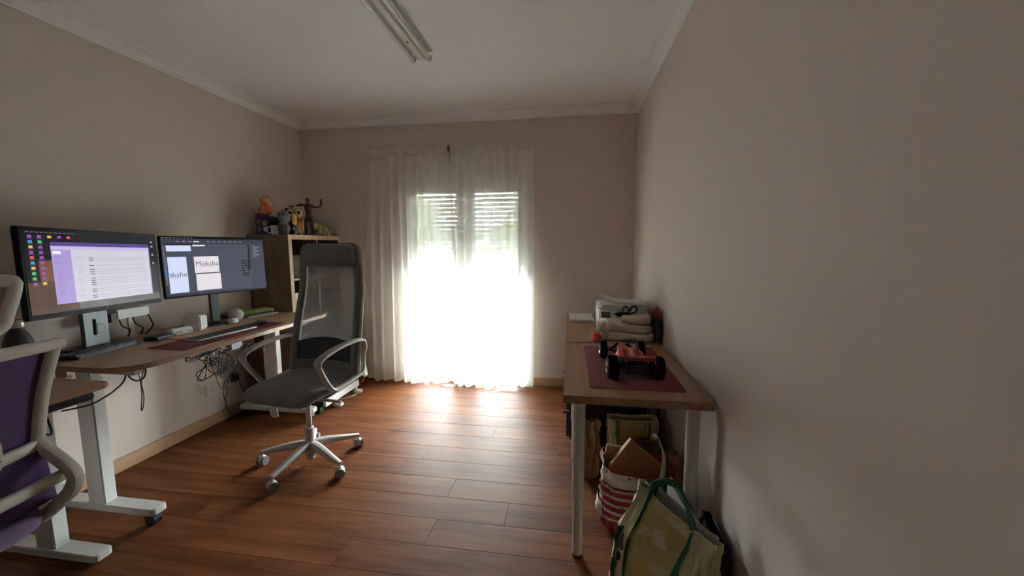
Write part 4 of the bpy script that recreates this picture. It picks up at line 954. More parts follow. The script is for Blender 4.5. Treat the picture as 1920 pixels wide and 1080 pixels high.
# seat cushion
def seat_f(u, v):
    x = 0.268-0.50*u; t = 2*PI*v
    w_ = 0.252*(1-0.10*(1-u)**3)*(1-0.12*u)
    e = min(1.0, (min(u, 1-u)/0.10))**0.45 if min(u, 1-u) < 0.10 else 1.0
    c, s = math.cos(t), math.sin(t)
    yy = w_*math.copysign(abs(c)**0.45, c)*(0.80+0.20*e)
    zz_ = 0.522+0.043*e*math.copysign(abs(s)**0.6, s)-0.030*max(0, 1-u*4)**2-0.006*(1-(c*c))*(s > 0)
    return Vector((x, yy, zz_))
bm = nb(); vs = grid(bm, lambda v, u: seat_f(u, v), 40, 26, True); bm.faces.new(vs[0][::-1]); bm.faces.new(vs[-1]); LB('seat_cushion', bm, m_grey_fab, smooth=True)
# back: v 0..1 from seat to top
def back_pt(u, v, off=0.0):
    """u -1..1 across, v 0..1 up"""
    hw = 0.262*(1-0.16*v**1.5)
    if v < 0.22: hw *= 0.985+0.07*v
    z = 0.515+0.87*v
    x = -0.205-0.075*v-0.035*math.sin(PI*min(1, v*1.1))*0.6+0.035*math.sin(PI*max(0, 0.45-abs(v-0.2))/0.9) - 0.01*v*v
    x += 0.045*u*u*(1-0.5*v)
    y = hw*u
    return Vector((x+off, y, z))
NU, NV = 24, 60
fr_, pn = nb(), nb()
def cellrange(bm, test):
    cache = {}
    def V(i, j):
        if (i, j) not in cache:
            u = -1+2*i/NU; v = j/NV
            # rounded top corners
            if v > 0.93:
                k = (v-0.93)/0.07; u *= 1-0.20*(1-math.sqrt(max(0, 1-k*k)))
            cache[(i, j)] = bm.verts.new(back_pt(u, v))
        return cache[(i, j)]
    for i in range(NU):
        for j in range(NV):
            if test(i, j): bm.faces.new((V(i, j), V(i+1, j), V(i+1, j+1), V(i, j+1)))
inner = lambda i, j: 2 <= i < NU-2 and 7 <= j < NV-3
cellrange(fr_, lambda i, j: not inner(i, j)); cellrange(pn, inner)
LB('back_frame', fr_, m_grey_fab, solid=0.030, smooth=True)
LB('mesh_panel', pn, SHEER('grey_see_through_mesh', (0.20, 0.18, 0.165), 0.70, 0.12, 0.0, 60), smooth=True, fix=False)
for s in (-1, 1):
    bm = nb(); sweep(bm, [back_pt(s*1.02, v/20, -0.012) for v in range(1, 20)], 0.009, 0.014, seg=8); LB('side_tube', bm, m_beige, smooth=True)
def lumbar(u, v):
    q = -0.86+1.72*u; vv = 0.11+(0.175-0.05*abs(q)**2)*v
    p = back_pt(q, vv, -0.006); return p
bm = nb(); grid(bm, lumbar, 26, 8); LB('lumbar_pad', bm, M('dark_lumbar_fabric', (0.035, 0.034, 0.036), 0.95), solid=0.022, smooth=True)
def headrest(u, v):
    t = 2*PI*u; c, s = math.cos(t), math.sin(t)
    vv = 0.905+0.088*math.copysign(abs(s)**0.35, s); uu = 0.93*math.copysign(abs(c)**0.30, c)
    k = math.sqrt(max(0, 1-(2*v-1)**2))
    return back_pt(uu*(0.86+0.14*k), 0.905+(vv-0.905)*(0.84+0.16*k), 0.018+0.036*(2*v-1))
bm = nb(); vs = grid(bm, headrest, 48, 9, True)
ctr = bm.verts.new(back_pt(0, 0.905, 0.060)); 
for i in range(48): bm.faces.new((vs[-1][i], vs[-1][(i+1) % 48], ctr))
bm.faces.new(vs[0][::-1]); LB('headrest', bm, m_grey_fab, smooth=True)
bm = nb(); sweep(bm, [headrest(k/48, 0.42) + Vector((0.0, 0, 0)) for k in range(48)], 0.004, seg=6, closed=True); LB('headrest_piping', bm, M('dark_piping', (0.05, 0.05, 0.052), 0.9), smooth=True)
for s in (-1, 1):
    lp = smooth_path([(0.185, 0, 0.725), (0.09, 0, 0.760), (-0.06, 0, 0.776), (-0.17, 0, 0.770), (-0.205, 0, 0.74), (-0.200, 0, 0.66), (-0.195, 0, 0.56), (-0.10, 0, 0.535), (0.03, 0, 0.520), (0.075, 0, 0.53), (0.115, 0, 0.58), (0.165, 0, 0.66)], 6, True)
    n = len(lp)
    ys = [s*(0.268-0.012*min(1, max(0, (0.70-p.z)/0.12))) for p in lp]
    bm = nb(); sweep(bm, [Vector((p.x, y, p.z)) for p, y in zip(lp, ys)], [0.026 if p.z > 0.70 else 0.019 for p in lp], [0.012]*n, seg=12, closed=True, side=(0, 1, 0), square=0.3); LB('armrest', bm, m_beige, smooth=True)

# ------------------------------------------------------------------ purple chair at the near desk
pc = thing('desk_chair', 'white framed office chair with purple mesh back at the near desk', 'chair', (-1.95, 0.76, 0))
W_ = lambda nm, bm, m, **k: obj(nm, bm, m, pc, **k)
m_wf = M('ivory_chair_frame', (0.55, 0.525, 0.48), 0.45, var=0.02)
ya, yb_ = 0.50, 1.005
bm = nb(); lathe(bm, [(0.03, 0.06), (0.04, 0.07), (0.035, 0.12)], (-1.95, 0.76, 0), 18); W_('base_hub', bm, m_wf, smooth=True)
for k in range(5):
    a = math.radians(85+72*k); d = Vector((math.cos(a), math.sin(a), 0)); c0 = Vector((-1.95, 0.76, 0)); sd = Vector((-d.y, d.x, 0))
    bm = nb(); sweep(bm, [c0+d*0.02+Vector((0, 0, 0.10)), c0+d*0.18+Vector((0, 0, 0.092)), c0+d*0.33+Vector((0, 0, 0.075))], [0.028, 0.022, 0.016], [0.02, 0.016, 0.011], seg=10, side=sd, square=0.6); lg = W_('base_leg', bm, m_wf, smooth=True)
    bm = nb(); cyl(bm, c0+d*0.32-sd*0.02+Vector((0, 0, 0.03)), c0+d*0.32+sd*0.02+Vector((0, 0, 0.03)), 0.0295, seg=18); obj('caster', bm, m_dgrey, lg, bevel=0.003)
bm = nb(); cyl(bm, (-1.95, 0.76, 0.10), (-1.95, 0.76, 0.40), 0.022, seg=14); W_('gas_lift', bm, m_wf, smooth=True)
bm = nb(); ell(bm, (-1.975, 0.7525, 0.450), (0.25, 0.245, 0.045), 28, e=0.45); W_('seat_cushion', bm, m_purple, smooth=True)
bm = nb(); bx(bm, -2.08, -1.82, 0.66, 0.85, 0.385, 0.408); W_('seat_plate', bm, m_wf, bevel=0.008)
def bp(s_):      # back profile (x, z): s 0 bottom .. 1 top
    return (-1.81+0.13*s_-0.015*math.sin(PI*s_), 0.69+0.355*s_)
for yy in (ya, yb_):
    bm = nb(); sweep(bm, [Vector((bp(k/8)[0], yy, bp(k/8)[1])) for k in range(9)], 0.019, 0.014, seg=10, side=(0, 1, 0), square=0.5); W_('back_upright', bm, m_wf, smooth=True)
    pts = smooth_path([(-1.808, yy, 0.70), (-1.765, yy, 0.665), (-1.700, yy, 0.625), (-1.665, yy, 0.585), (-1.685, yy, 0.535), (-1.74, yy, 0.485), (-1.83, yy, 0.415)], 5)
    bm = nb(); sweep(bm, pts, 0.017, 0.021, seg=10, side=(0, 1, 0), square=0.6); W_('back_support', bm, m_wf, smooth=True)
def rail(nm, z, x, bow, y0=ya, y1=yb_, r=0.019, rise=0.0):
    pts = []
    for k in range(17):
        q = k/16; yy = y0+(y1-y0)*q
        pts.append(Vector((x+bow*math.sin(PI*q), yy, z+rise*math.sin(PI*q))))
    bm = nb(); sweep(bm, pts, r, 0.015, seg=10, side=(0, 0, 1), square=0.5); W_(nm, bm, m_wf, smooth=True)
rail('top_rail', 1.045, -1.680, 0.03, ya-0.02, yb_+0.02)
rail('middle_rail', 0.690, -1.80, 0.05); rail('lower_rail', 0.585, -1.715, 0.03)
def mesh_b(u, v): 
    x, z = bp(v); return Vector((x+0.03*math.sin(PI*u)-0.004, ya+(yb_-ya)*u, z))
m_pm = SHEER('purple_mesh', (0.13, 0.085, 0.19), 0.93, 0.3, 0.05, 80)
bm = nb(); grid(bm, mesh_b, 16, 12); W_('mesh_back', bm, m_pm, solid=0.004, smooth=True)
bm = nb(); grid(bm, lambda u, v: Vector((-1.755-0.035*v+0.03*math.sin(PI*u), ya+(yb_-ya)*u, 0.50+0.19*v)), 16, 6); W_('lower_mesh', bm, m_pm, solid=0.004, smooth=True)
bm = nb(); sweep(bm, [(-1.742, 0.66, 0.72), (-1.735, 0.76, 0.725), (-1.748, 0.885, 0.715)], 0.045, 0.012, seg=12, side=(0, 0, 1), square=0.4); lm = W_('lumbar_support', bm, m_wf, smooth=True)
for zz_ in (0.705, 0.735):
    bm = nb(); box(bm, (-1.727, 0.85, zz_), (0.004, 0.05, 0.005)); obj('slot', bm, m_black, lm)
bm = nb(); sweep(bm, smooth_path([(-1.665, 0.75, 1.05), (-1.650, 0.75, 1.09), (-1.655, 0.75, 1.14)], 5), 0.03, 0.012, seg=10, side=(0, 1, 0)); W_('headrest_stem', bm, m_wf, smooth=True)
bm = nb(); sweep(bm, smooth_path([(-1.665, 0.60, 1.12), (-1.665, 0.75, 1.105), (-1.665, 0.87, 1.12), (-1.66, 0.895, 1.17), (-1.655, 0.915, 1.245), (-1.655, 0.90, 1.262), (-1.655, 0.75, 1.268), (-1.655, 0.585, 1.262), (-1.66, 0.59, 1.17)], 5, True), 0.014, 0.020, seg=10, closed=True, side=(1, 0, 0), square=0.4); W_('headrest_frame', bm, m_wf, smooth=True)
bm = nb(); grid(bm, lambda u, v: Vector((-1.66+0.01*math.sin(PI*u), 0.61+0.27*u, 1.125+0.13*v)), 10, 6); W_('headrest_mesh', bm, SHEER('plum_mesh', (0.16, 0.075, 0.08), 0.9, 0.3, 0.05, 80), solid=0.004, smooth=True)

# ------------------------------------------------------------------ low appliance behind the grey chair, red ball
wp = thing('folding_treadmill', 'low black machine with white side rails behind the grey chair', 'exercise machine', (-2.10, 3.05, 0))
bm = nb(); bx(bm, -2.285, -1.985, 2.78, 3.28, 0.045, 0.085); obj('deck', bm, m_black, wp, bevel=0.004)
for x0 in (-2.305, -1.985):
    bm = nb(); prism(bm, [(2.775, 0.050), (3.285, 0.050), (3.285, 0.105), (2.775, 0.105)], x0, x0+0.022, R=Matrix(((0, 0, 1), (1, 0, 0), (0, 1, 0)))); obj('side_rail', bm, m_wplas, wp, bevel=0.003)
for yy in (2.93, 3.24):
    bm = nb(); box(bm, (-1.955, yy, 0.012), (0.075, 0.05, 0.024)); box(bm, (-1.975, yy, 0.035), (0.022, 0.03, 0.05)); obj('foot', bm, m_wplas, wp, bevel=0.003)
for x0 in (-2.26, -2.02):
    bm = nb(); cyl(bm, (x0-0.018, 2.775, 0.0305), (x0+0.018, 2.775, 0.0305), 0.030, seg=18); obj('wheel', bm, m_black, wp, bevel=0.004)
# upright folded half
Rl = Matrix.Rotation(math.radians(-9), 3, 'Y')
bm = nb(); box(bm, (-2.10, 3.325, 0.34), (0.24, 0.055, 0.56), R=Rl); up_ = obj('upright_panel', bm, m_black, wp, bevel=0.02)
bm = nb(); box(bm, (-1.962, 3.322, 0.355), (0.034, 0.07, 0.46), R=Matrix.Rotation(math.radians(-11), 3, 'Y')); sd_ = obj('white_edge', bm, m_wplas, wp, bevel=0.010)
for k, (zz_, w0, h0) in enumerate(((0.53, 0.018, 0.004), (0.52, 0.018, 0.004), (0.51, 0.018, 0.004), (0.44, 0.016, 0.005), (0.40, 0.005, 0.028), (0.40, 0.020, 0.005), (0.335, 0.018, 0.004), (0.325, 0.004, 0.02), (0.275, 0.005, 0.022), (0.268, 0.018, 0.005))):
    xx = -1.965-(zz_-0.355)*0.19
    bm = nb(); box(bm, (xx, 3.2855, zz_), (w0, 0.003, h0)); obj('printed_mark', bm, M('dark_print', (0.06, 0.06, 0.06), 0.6), sd_)
bm = nb(); sweep(bm, smooth_path([(-1.99, 3.28, 0.01), (-1.94, 3.20, 0.006), (-1.96, 3.10, 0.006), (-2.05, 3.02, 0.006)], 6), 0.004, seg=6); obj('power_lead', bm, m_wcable, wp, smooth=True)
rb = thing('red_ball', 'small red ball on the floor by the left curtain', 'ball', (-2.065, 3.46, 0))
bm = nb(); ell(bm, (0, 0, 0.058), (0.055, 0.055, 0.058), 20); obj('rubber_shell', bm, M('red_rubber', (0.55, 0.03, 0.015), 0.45), rb, local=True, smooth=True)
bm = nb(); cyl(bm, (0, 0, 0.113), (0, 0.0, 0.119), 0.006, 0.004, 8); obj('valve', bm, m_black, rb, local=True)
rx = thing('cardboard_box', 'dark red box standing under the far end of the monitor desk', 'box', (-2.52, 2.775, 0), 0.0)
bm = nb(); box(bm, (0, 0, 0.28), (0.16, 0.14, 0.56)); obj('carton', bm, M('dark_red_card', (0.07, 0.014, 0.013), 0.7, var=0.2), rx, local=True, bevel=0.003)
bm = nb(); box(bm, (0, 0, 0.5605), (0.16, 0.05, 0.001)); obj('tape', bm, M('brown_tape', (0.25, 0.15, 0.08), 0.4), rx, local=True)

# ------------------------------------------------------------------ tables on the right
TX0, TX1, TT = -0.017, 0.567, 0.7535
def table(label, y0, y1, legs, m=m_oak):
    t = thing('table', label, 'table', ((TX0+TX1)/2, (y0+y1)/2, 0))
    bm = nb(); bx(bm, TX0, TX1, y0, y1, TT-0.034, TT); obj('tabletop', bm, m, t, bevel=0.0015)
    for (lx, ly) in legs:
        bm = nb(); lathe(bm, [(0.0255, 0.27), (0.0255, TT-0.036)], (lx, ly, 0), 20); lg = obj('leg', bm, m_white, t, smooth=True)
        bm = nb(); lathe(bm, [(0.0215, 0.012), (0.0215, 0.275)], (lx, ly, 0), 20); obj('leg_extension', bm, m_white, lg, smooth=True)
        bm = nb(); lathe(bm, [(0.0225, 0.0), (0.0225, 0.012)], (lx, ly, 0), 20); obj('foot_cap', bm, m_black, lg)
        bm = nb(); lathe(bm, [(0.045, TT-0.039), (0.045, TT-0.0345)], (lx, ly, 0), 20); obj('leg_plate', bm, m_white, lg)
    return t
table('near oak table by the bare wall carrying the toy car', 1.530, 2.420, [(0.050, 1.592), (0.508, 1.592), (0.050, 2.36), (0.508, 2.36)])
t2 = thing('drawer_desk', 'oak desk with dark drawer cabinet carrying the printer in the corner', 'desk', ((TX0+TX1)/2, 2.95, 0))
bm = nb(); bx(bm, TX0+0.002, TX1, 2.426, 3.470, TT-0.030, TT); obj('desktop', bm, m_oak, t2, bevel=0.0015)
m_dk = M('dark_brown_cabinet', (0.035, 0.024, 0.020), 0.6)
bm = nb(); bx(bm, TX0+0.028, TX1-0.01, 2.432, 2.86, 0.10, TT-0.031); obj('cabinet', bm, m_dk, t2, bevel=0.003)
bm = nb(); bx(bm, TX0+0.03, TX1-0.01, 3.445, 3.465, 0.0, TT-0.031); obj('side_panel', bm, m_dk, t2, bevel=0.002)
bm = nb(); bx(bm, TX0+0.05, TX1-0.03, 2.45, 2.84, 0.0, 0.10); obj('plinth', bm, m_dk, t2)
for zz_, z1_, kz in ((0.11, 0.285, 0.20), (0.29, 0.463, 0.442), (0.468, 0.715, 0.491)):
    bm = nb(); bx(bm, TX0+0.010, TX0+0.028, 2.440, 2.855, zz_, z1_); dr = obj('drawer', bm, m_dk, t2, bevel=0.003)
    bm = nb(); cyl(bm, (TX0+0.010, 2.62, kz), (TX0-0.012, 2.62, kz), 0.008, 0.011, 12); obj('knob', bm, m_black, dr)
bm = nb(); prism(bm, rrect(0.095, 0.492, 1.630, 2.335, 0.012, 4), TT+0.0003, TT+0.003)
tag(obj('desk_mat', bm, m_maroon), 'large maroon felt mat under the toy car on the near table', 'desk mat')

# ------------------------------------------------------------------ radio-controlled car
cz = TT+0.0042
rc = thing('toy_car', 'red radio-controlled racing buggy with fat black tyres on the maroon mat', 'toy car', (0.296, 1.93, cz), math.radians(3))
m_rcr = M('glossy_red_shell', (0.33, 0.010, 0.008), 0.4, var=0.3, spec=0.3, scale=25); m_chr = M('chrome', (0.75, 0.75, 0.75), 0.12, 0.95)
def RC(nm, bm, m, par=rc, **k): return obj(nm, bm, m, par, local=True, **k)
for (x, y, r, wd) in ((-0.100, -0.155, 0.050, 0.050), (0.100, -0.155, 0.050, 0.050), (-0.098, 0.165, 0.045, 0.036), (0.098, 0.165, 0.045, 0.036)):
    bm = nb()
    pr = [(r*0.62, -wd/2), (r*0.90, -wd/2), (r, -wd/2+0.008), (r, wd/2-0.008), (r*0.90, wd/2), (r*0.62, wd/2)]
    lathe(bm, pr, (x, y, r), 28, axis=(1, 0, 0))
    wh = RC('tyre', bm, m_rubber, smooth=True)
    s = 1 if x > 0 else -1
    bm = nb(); lathe(bm, [(r*0.64, -0.004), (r*0.64, 0.003), (r*0.5, 0.001), (r*0.16, -0.004), (r*0.16, 0.006), (0.001, 0.006)], (x+s*wd/2, y, r), 24, axis=(s, 0, 0)); RC('rim', bm, m_chr, wh, smooth=True)
    tread = nb()
    for k in range(22):
        a = 2*PI*k/22; c = Vector((0, math.cos(a), math.sin(a)))
        box(tread, Vector((x, y, r))+c*(r+0.0005), (wd*0.8, 0.005, 0.003), R=Matrix.Rotation(a-PI/2, 3, 'X'))
    RC('tread_blocks', tread, m_rubber, wh, kind='stuff')
bm = nb(); prism(bm, [(-0.045, -0.17), (0.045, -0.17), (0.050, -0.05), (0.040, 0.09), (0.022, 0.19), (-0.022, 0.19), (-0.040, 0.09), (-0.050, -0.05)], 0.022, 0.034); RC('chassis', bm, m_black, bevel=0.002)
def shell(u, v):
    y = -0.115+0.30*v
    hw = 0.080*(1-0.70*v**1.3)*(0.85+0.15*math.sin(PI*min(1, v*1.6))); hh = 0.040+0.046*math.exp(-((v-0.30)/0.22)**2)*0.8*(1-0.2*v)
    a = PI*u; c, s = math.cos(a), math.sin(a)
    return Vector((-hw*math.copysign(abs(c)**0.6, c), y, 0.030+hh*abs(s)**0.7))
bm = nb(); grid(bm, shell, 24, 26); RC('body_shell', bm, m_rcr, smooth=True, solid=0.002)
for s in (-1, 1):
    bm = nb(); prism(bm, [(s*0.040, -0.11), (s*0.088, -0.085), (s*0.092, 0.02), (s*0.045, 0.09)], 0.034, 0.050); RC('side_pod', bm, m_rcr, bevel=0.004)
    bm = nb(); box(bm, (s*0.068, -0.045, 0.0515), (0.020, 0.045, 0.003)); RC('side_panel', bm, m_dgrey)
    for yy in (-0.155, 0.165):
        bm = nb(); sweep(bm, [(s*0.025, yy-0.015, 0.035), (s*0.080, yy, 0.045)], 0.005, seg=6); sweep(bm, [(s*0.025, yy+0.015, 0.035), (s*0.080, yy, 0.045)], 0.005, seg=6); RC('suspension_arm', bm, m_black)
        bm = nb(); cyl(bm, (s*0.022, yy, 0.082), (s*0.062, yy+0.004, 0.042), 0.008, seg=10); RC('shock_absorber', bm, m_black, smooth=True)
    bm = nb(); box(bm, (s*0.080, -0.175, 0.092), (0.004, 0.045, 0.034)); RC('wing_end_plate', bm, m_rcr, bevel=0.001)
bm = nb(); prism(bm, [(-0.195, 0.090), (-0.150, 0.098), (-0.150, 0.102), (-0.195, 0.106)], -0.082, 0.082, R=Matrix(((0, 0, 1), (1, 0, 0), (0, 1, 0)))); RC('rear_wing', bm, M('dark_red_wing', (0.14, 0.012, 0.010), 0.35, var=0.4, scale=60), bevel=0.001)
bm = nb(); box(bm, (0, -0.16, 0.075), (0.06, 0.02, 0.05)); box(bm, (0, -0.17, 0.045), (0.085, 0.03, 0.04)); RC('gearbox', bm, m_black, bevel=0.004)
bm = nb(); sweep(bm, [(-0.070, -0.10, 0.060), (-0.060, -0.125, 0.070)], 0.008, seg=10); RC('exhaust', bm, m_chr, smooth=True)
for u0, u1, v0, v1, m_, nm in ((0.36, 0.64, 0.52, 0.70, m_black, 'cockpit'), (0.49, 0.51, 0.02, 0.50, M('white_stripe', (0.40, 0.34, 0.32), 0.5), 'centre_stripe'), (0.18, 0.30, 0.05, 0.42, M('orange_flash', (0.40, 0.055, 0.008), 0.45), 'flash'), (0.70, 0.82, 0.05, 0.42, M('orange_flash', (0.40, 0.055, 0.008), 0.45), 'flash'), (0.38, 0.45, 0.03, 0.45, m_black, 'vent'), (0.55, 0.62, 0.03, 0.45, m_black, 'vent')):
    bm = nb(); grid(bm, lambda u, v: shell(u0+(u1-u0)*u, v0+(v1-v0)*v)+Vector((0, 0, 0.0018)), 8, 8); RC(nm, bm, m_, smooth=True, solid=0.001)
bm = nb(); box(bm, (0, 0.195, 0.030), (0.08, 0.02, 0.008)); RC('front_bumper', bm, m_black, bevel=0.002)

# ------------------------------------------------------------------ printer corner
pr_ = thing('printer', 'white desktop printer with small black display under loose papers', 'printer', (0.375, 2.87, TT+0.0005))
bm = nb(); bx(bm, -0.165, 0.165, -0.165, 0.17, 0.0, 0.165); obj('body', bm, m_wplas, pr_, local=True, bevel=0.010)
bm = nb(); bx(bm, -0.167, 0.167, -0.168, 0.172, 0.166, 0.180); obj('scanner_lid', bm, M('grey_white_lid', (0.60, 0.59, 0.58), 0.5), pr_, local=True, bevel=0.004)
bm = nb(); box(bm, (-0.118, -0.166, 0.130), (0.062, 0.004, 0.040)); obj('display', bm, M('black_gloss', (0.008, 0.008, 0.010), 0.15), pr_, local=True, bevel=0.001)
bm = nb(); box(bm, (-0.025, -0.166, 0.118), (0.045, 0.003, 0.008)); obj('badge', bm, M('grey_badge', (0.30, 0.29, 0.28), 0.5), pr_, local=True)
bm = nb(); box(bm, (0.02, -0.166, 0.06), (0.24, 0.004, 0.05)); obj('paper_slot', bm, m_black, pr_, local=True)
bm = nb(); box(bm, (-0.172, -0.10, 0.045), (0.006, 0.09, 0.075), R=Matrix.Rotation(-0.12, 3, 'Y')); obj('side_flap', bm, m_wplas, pr_, local=True, bevel=0.001)
def sheet(label, c, s, rz, z, curl=0.0, tilt=0.0, m=m_paper, grp='papers on the printer', n=1):
    t = thing('paper_stack', label, 'paper', (c[0], c[1], z), rz, group=grp)
    for k in range(n):
        q = random.uniform(-0.006, 0.006); ql = random.uniform(-0.006, 0.006)
        f = lambda u, v: Vector((q+s[0]*(u-0.5), ql+s[1]*(v-0.5), 0.003+k*0.0032+curl*(max(0, 0.55-u))**2*3+tilt*u+0.002*math.sin(5*v+k)))
        bm = nb(); grid(bm, f, 10, 6); obj('sheet', bm, m if k % 2 else m_paper2, t, local=True, solid=0.0022)
    return t
PZ = TT+0.182
sheet('fan of printed papers lying flat on the printer lid', (0.385, 2.86), (0.32, 0.25), 0.06, PZ, 0.0, 0.0, m_paper, n=5)
sheet('folded newspaper bulging on top of the printer papers', (0.375, 2.87), (0.27, 0.22), -0.10, PZ+0.022, 0.035, -0.010, m_paper2, n=3)
sheet('stack of white papers on the corner desk left of the printer', (0.105, 3.24), (0.19, 0.30), 0.03, TT+0.0006, 0.0, 0.0, m_paper, 'papers on the corner desk', 6)
# folded blanket, black gloves on it
bl = thing('folded_blanket', 'folded cream knitted blanket in front of the printer', 'blanket', (0.362, 2.555, TT+0.001), math.radians(-4))
m_bl = M('cream_knit', (0.56, 0.47, 0.39), 0.95, var=0.10, scale=150, bump=0.4, sheen=0.3); m_bl2 = M('beige_knit', (0.50, 0.39, 0.30), 0.95, var=0.12, scale=130, bump=0.5, stretch=(6, 1, 1))
def layer(nm, x0, x1, dy, z0, h, m, seed, open_left=False):
    def f(u, v):
        t = 2*PI*u; c, s = math.cos(t), math.sin(t); x = x0+(x1-x0)*v
        e = 1-0.35*max(0, (v-0.86)/0.14)**2-0.25*max(0, (0.10-v)/0.10)**2
        yy = dy*e*math.copysign(abs(c)**0.55, c); zz_ = z0+h/2+h/2*e*math.copysign(abs(s)**0.65, s)
        p = Vector((x*9, yy*12, zz_*14+seed)); d = 0.010*noise.noise(p)+0.005*noise.noise(p*2.3)
        return Vector((x+d*0.6, yy+d, max(0.0, zz_+d*0.8+0.010*math.sin(9*x+seed)*(0.5+0.5*s))))
    bm = nb(); vs = grid(bm, f, 44, 30, True)
    for ring, rev in ((vs[0], True), (vs[-1], False)):
        cpt = sum((v.co for v in ring), Vector())/len(ring); q = 0.018 if rev else -0.010
        cv = bm.verts.new(cpt+Vector((q, 0, 0)))
        for i in range(44): bm.faces.new((ring[i], ring[(i+1) % 44], cv))
    return obj(nm, bm, m, bl, local=True, smooth=True)
layer('lower_fold', -0.165, 0.175, 0.085, 0.0, 0.060, m_bl, 3.0); layer('middle_fold', -0.160, 0.165, 0.080, 0.045, 0.070, m_bl, 9.0); layer('upper_fold', -0.020, 0.160, 0.070, 0.105, 0.058, m_bl2, 5.0)
bm = nb(); sweep(bm, smooth_path([(-0.170, -0.06, 0.055), (-0.150, -0.075, 0.10), (-0.125, -0.080, 0.122), (-0.105, -0.082, 0.09), (-0.11, -0.084, 0.045), (-0.13, -0.080, 0.012)], 5), 0.010, 0.006, seg=8); obj('bound_edge', bm, M('white_binding', (0.72, 0.68, 0.62), 0.9), bl, local=True, smooth=True)
bm = nb(); sweep(bm, smooth_path([(-0.150, 0.02, 0.118), (-0.125, -0.03, 0.128), (-0.110, -0.07, 0.122), (-0.100, -0.088, 0.10), (-0.105, -0.09, 0.07)], 5), 0.011, 0.006, seg=8); obj('bound_edge', bm, MATS['white_binding'], bl, local=True, smooth=True)
gv = thing('strap_loop', 'small tangled black strap lying on the blanket against the printer', 'strap', (0.362, 2.61, TT+0.140))
bm = nb()
for p in ([(-0.04, -0.02, 0.008), (-0.01, 0, 0.022), (0.0, 0.01, 0.058), (0.025, 0.012, 0.060), (0.03, 0, 0.03), (0.0, -0.01, 0.014)], [(0.0, -0.01, 0.016), (0.035, 0, 0.030), (0.055, 0.01, 0.062), (0.082, 0.01, 0.062), (0.080, 0.0, 0.032), (0.03, -0.01, 0.018)]):
    sweep(bm, smooth_path(p, 6, True), 0.009, 0.006, seg=8, closed=True)
obj('loop', bm, m_black, gv, local=True, smooth=True, kind='stuff')
bm = nb(); ell(bm, (-0.01, -0.012, 0.016), (0.052, 0.020, 0.016), 14); obj('body', bm, M('black_webbing', (0.012, 0.012, 0.013), 0.8), gv, local=True, smooth=True)
rw = thing('red_pouch', 'small bright red crumpled pouch at the left end of the blanket', 'pouch', (0.180, 2.47, TT+0.001))
def crump(c, s, seed, amp=0.25, e=0.8):
    def f(u, v):
        th = 2*PI*u; ph = -PI/2+PI*v; cp = max(math.cos(ph), 0.02); sg = lambda q: math.copysign(abs(q)**e, q)
        d = Vector((sg(cp)*sg(math.cos(th)), sg(cp)*sg(math.sin(th)), sg(math.sin(ph))))
        k = 1+amp*noise.noise(d*2.2+Vector((seed, 0, 0)))+amp*0.4*noise.noise(d*6+Vector((0, seed, 0)))
        p = Vector((c[0]+s[0]*d.x*k, c[1]+s[1]*d.y*k, c[2]+s[2]*d.z*k)); p.z = max(0.0, p.z); return p
    bm = nb(); vs = grid(bm, f, 30, 18, True); bm.faces.new(vs[0][::-1]); bm.faces.new(vs[-1]); return bm
obj('pouch', crump((0, 0, 0.026), (0.026, 0.022, 0.027), 2.0), M('bright_red_cloth', (0.55, 0.025, 0.02), 0.6), rw, local=True, smooth=True)
bm = nb(); sweep(bm, [(-0.01, -0.024, 0.04), (0.01, -0.026, 0.042)], 0.003, seg=6); obj('drawstring', bm, M('dark_red_cord', (0.25, 0.01, 0.01), 0.7), rw, local=True)
fb_ = thing('dark_bag', 'flat dark bag with red fringe leaning on the wall behind the blanket', 'bag', (0.560, 2.56, TT+0.001))
bm = crump((0.0, 0, 0.085), (0.012, 0.13, 0.086), 7.0, 0.10, 0.5); obj('pouch', bm, M('dark_plum_cloth', (0.035, 0.018, 0.022), 0.9), fb_, local=True, smooth=True)
fr2 = nb(); rr = random.Random(3)
for k in range(46):
    y0 = rr.uniform(-0.12, 0.02); x0 = rr.uniform(-0.022, 0.006); h = rr.uniform(0.03, 0.075)
    sweep(fr2, [(x0, y0, 0.155), (x0+rr.uniform(-.008, .006), y0+rr.uniform(-.01, .01), 0.155+h*0.6), (x0+rr.uniform(-.014, .008), y0+rr.uniform(-.02, .02), 0.155+h)], [0.003, 0.003, 0.001], seg=5)
obj('fringe', fr2, M('dark_red_yarn', (0.26, 0.025, 0.02), 0.95, var=0.4), fb_, local=True, kind='stuff')

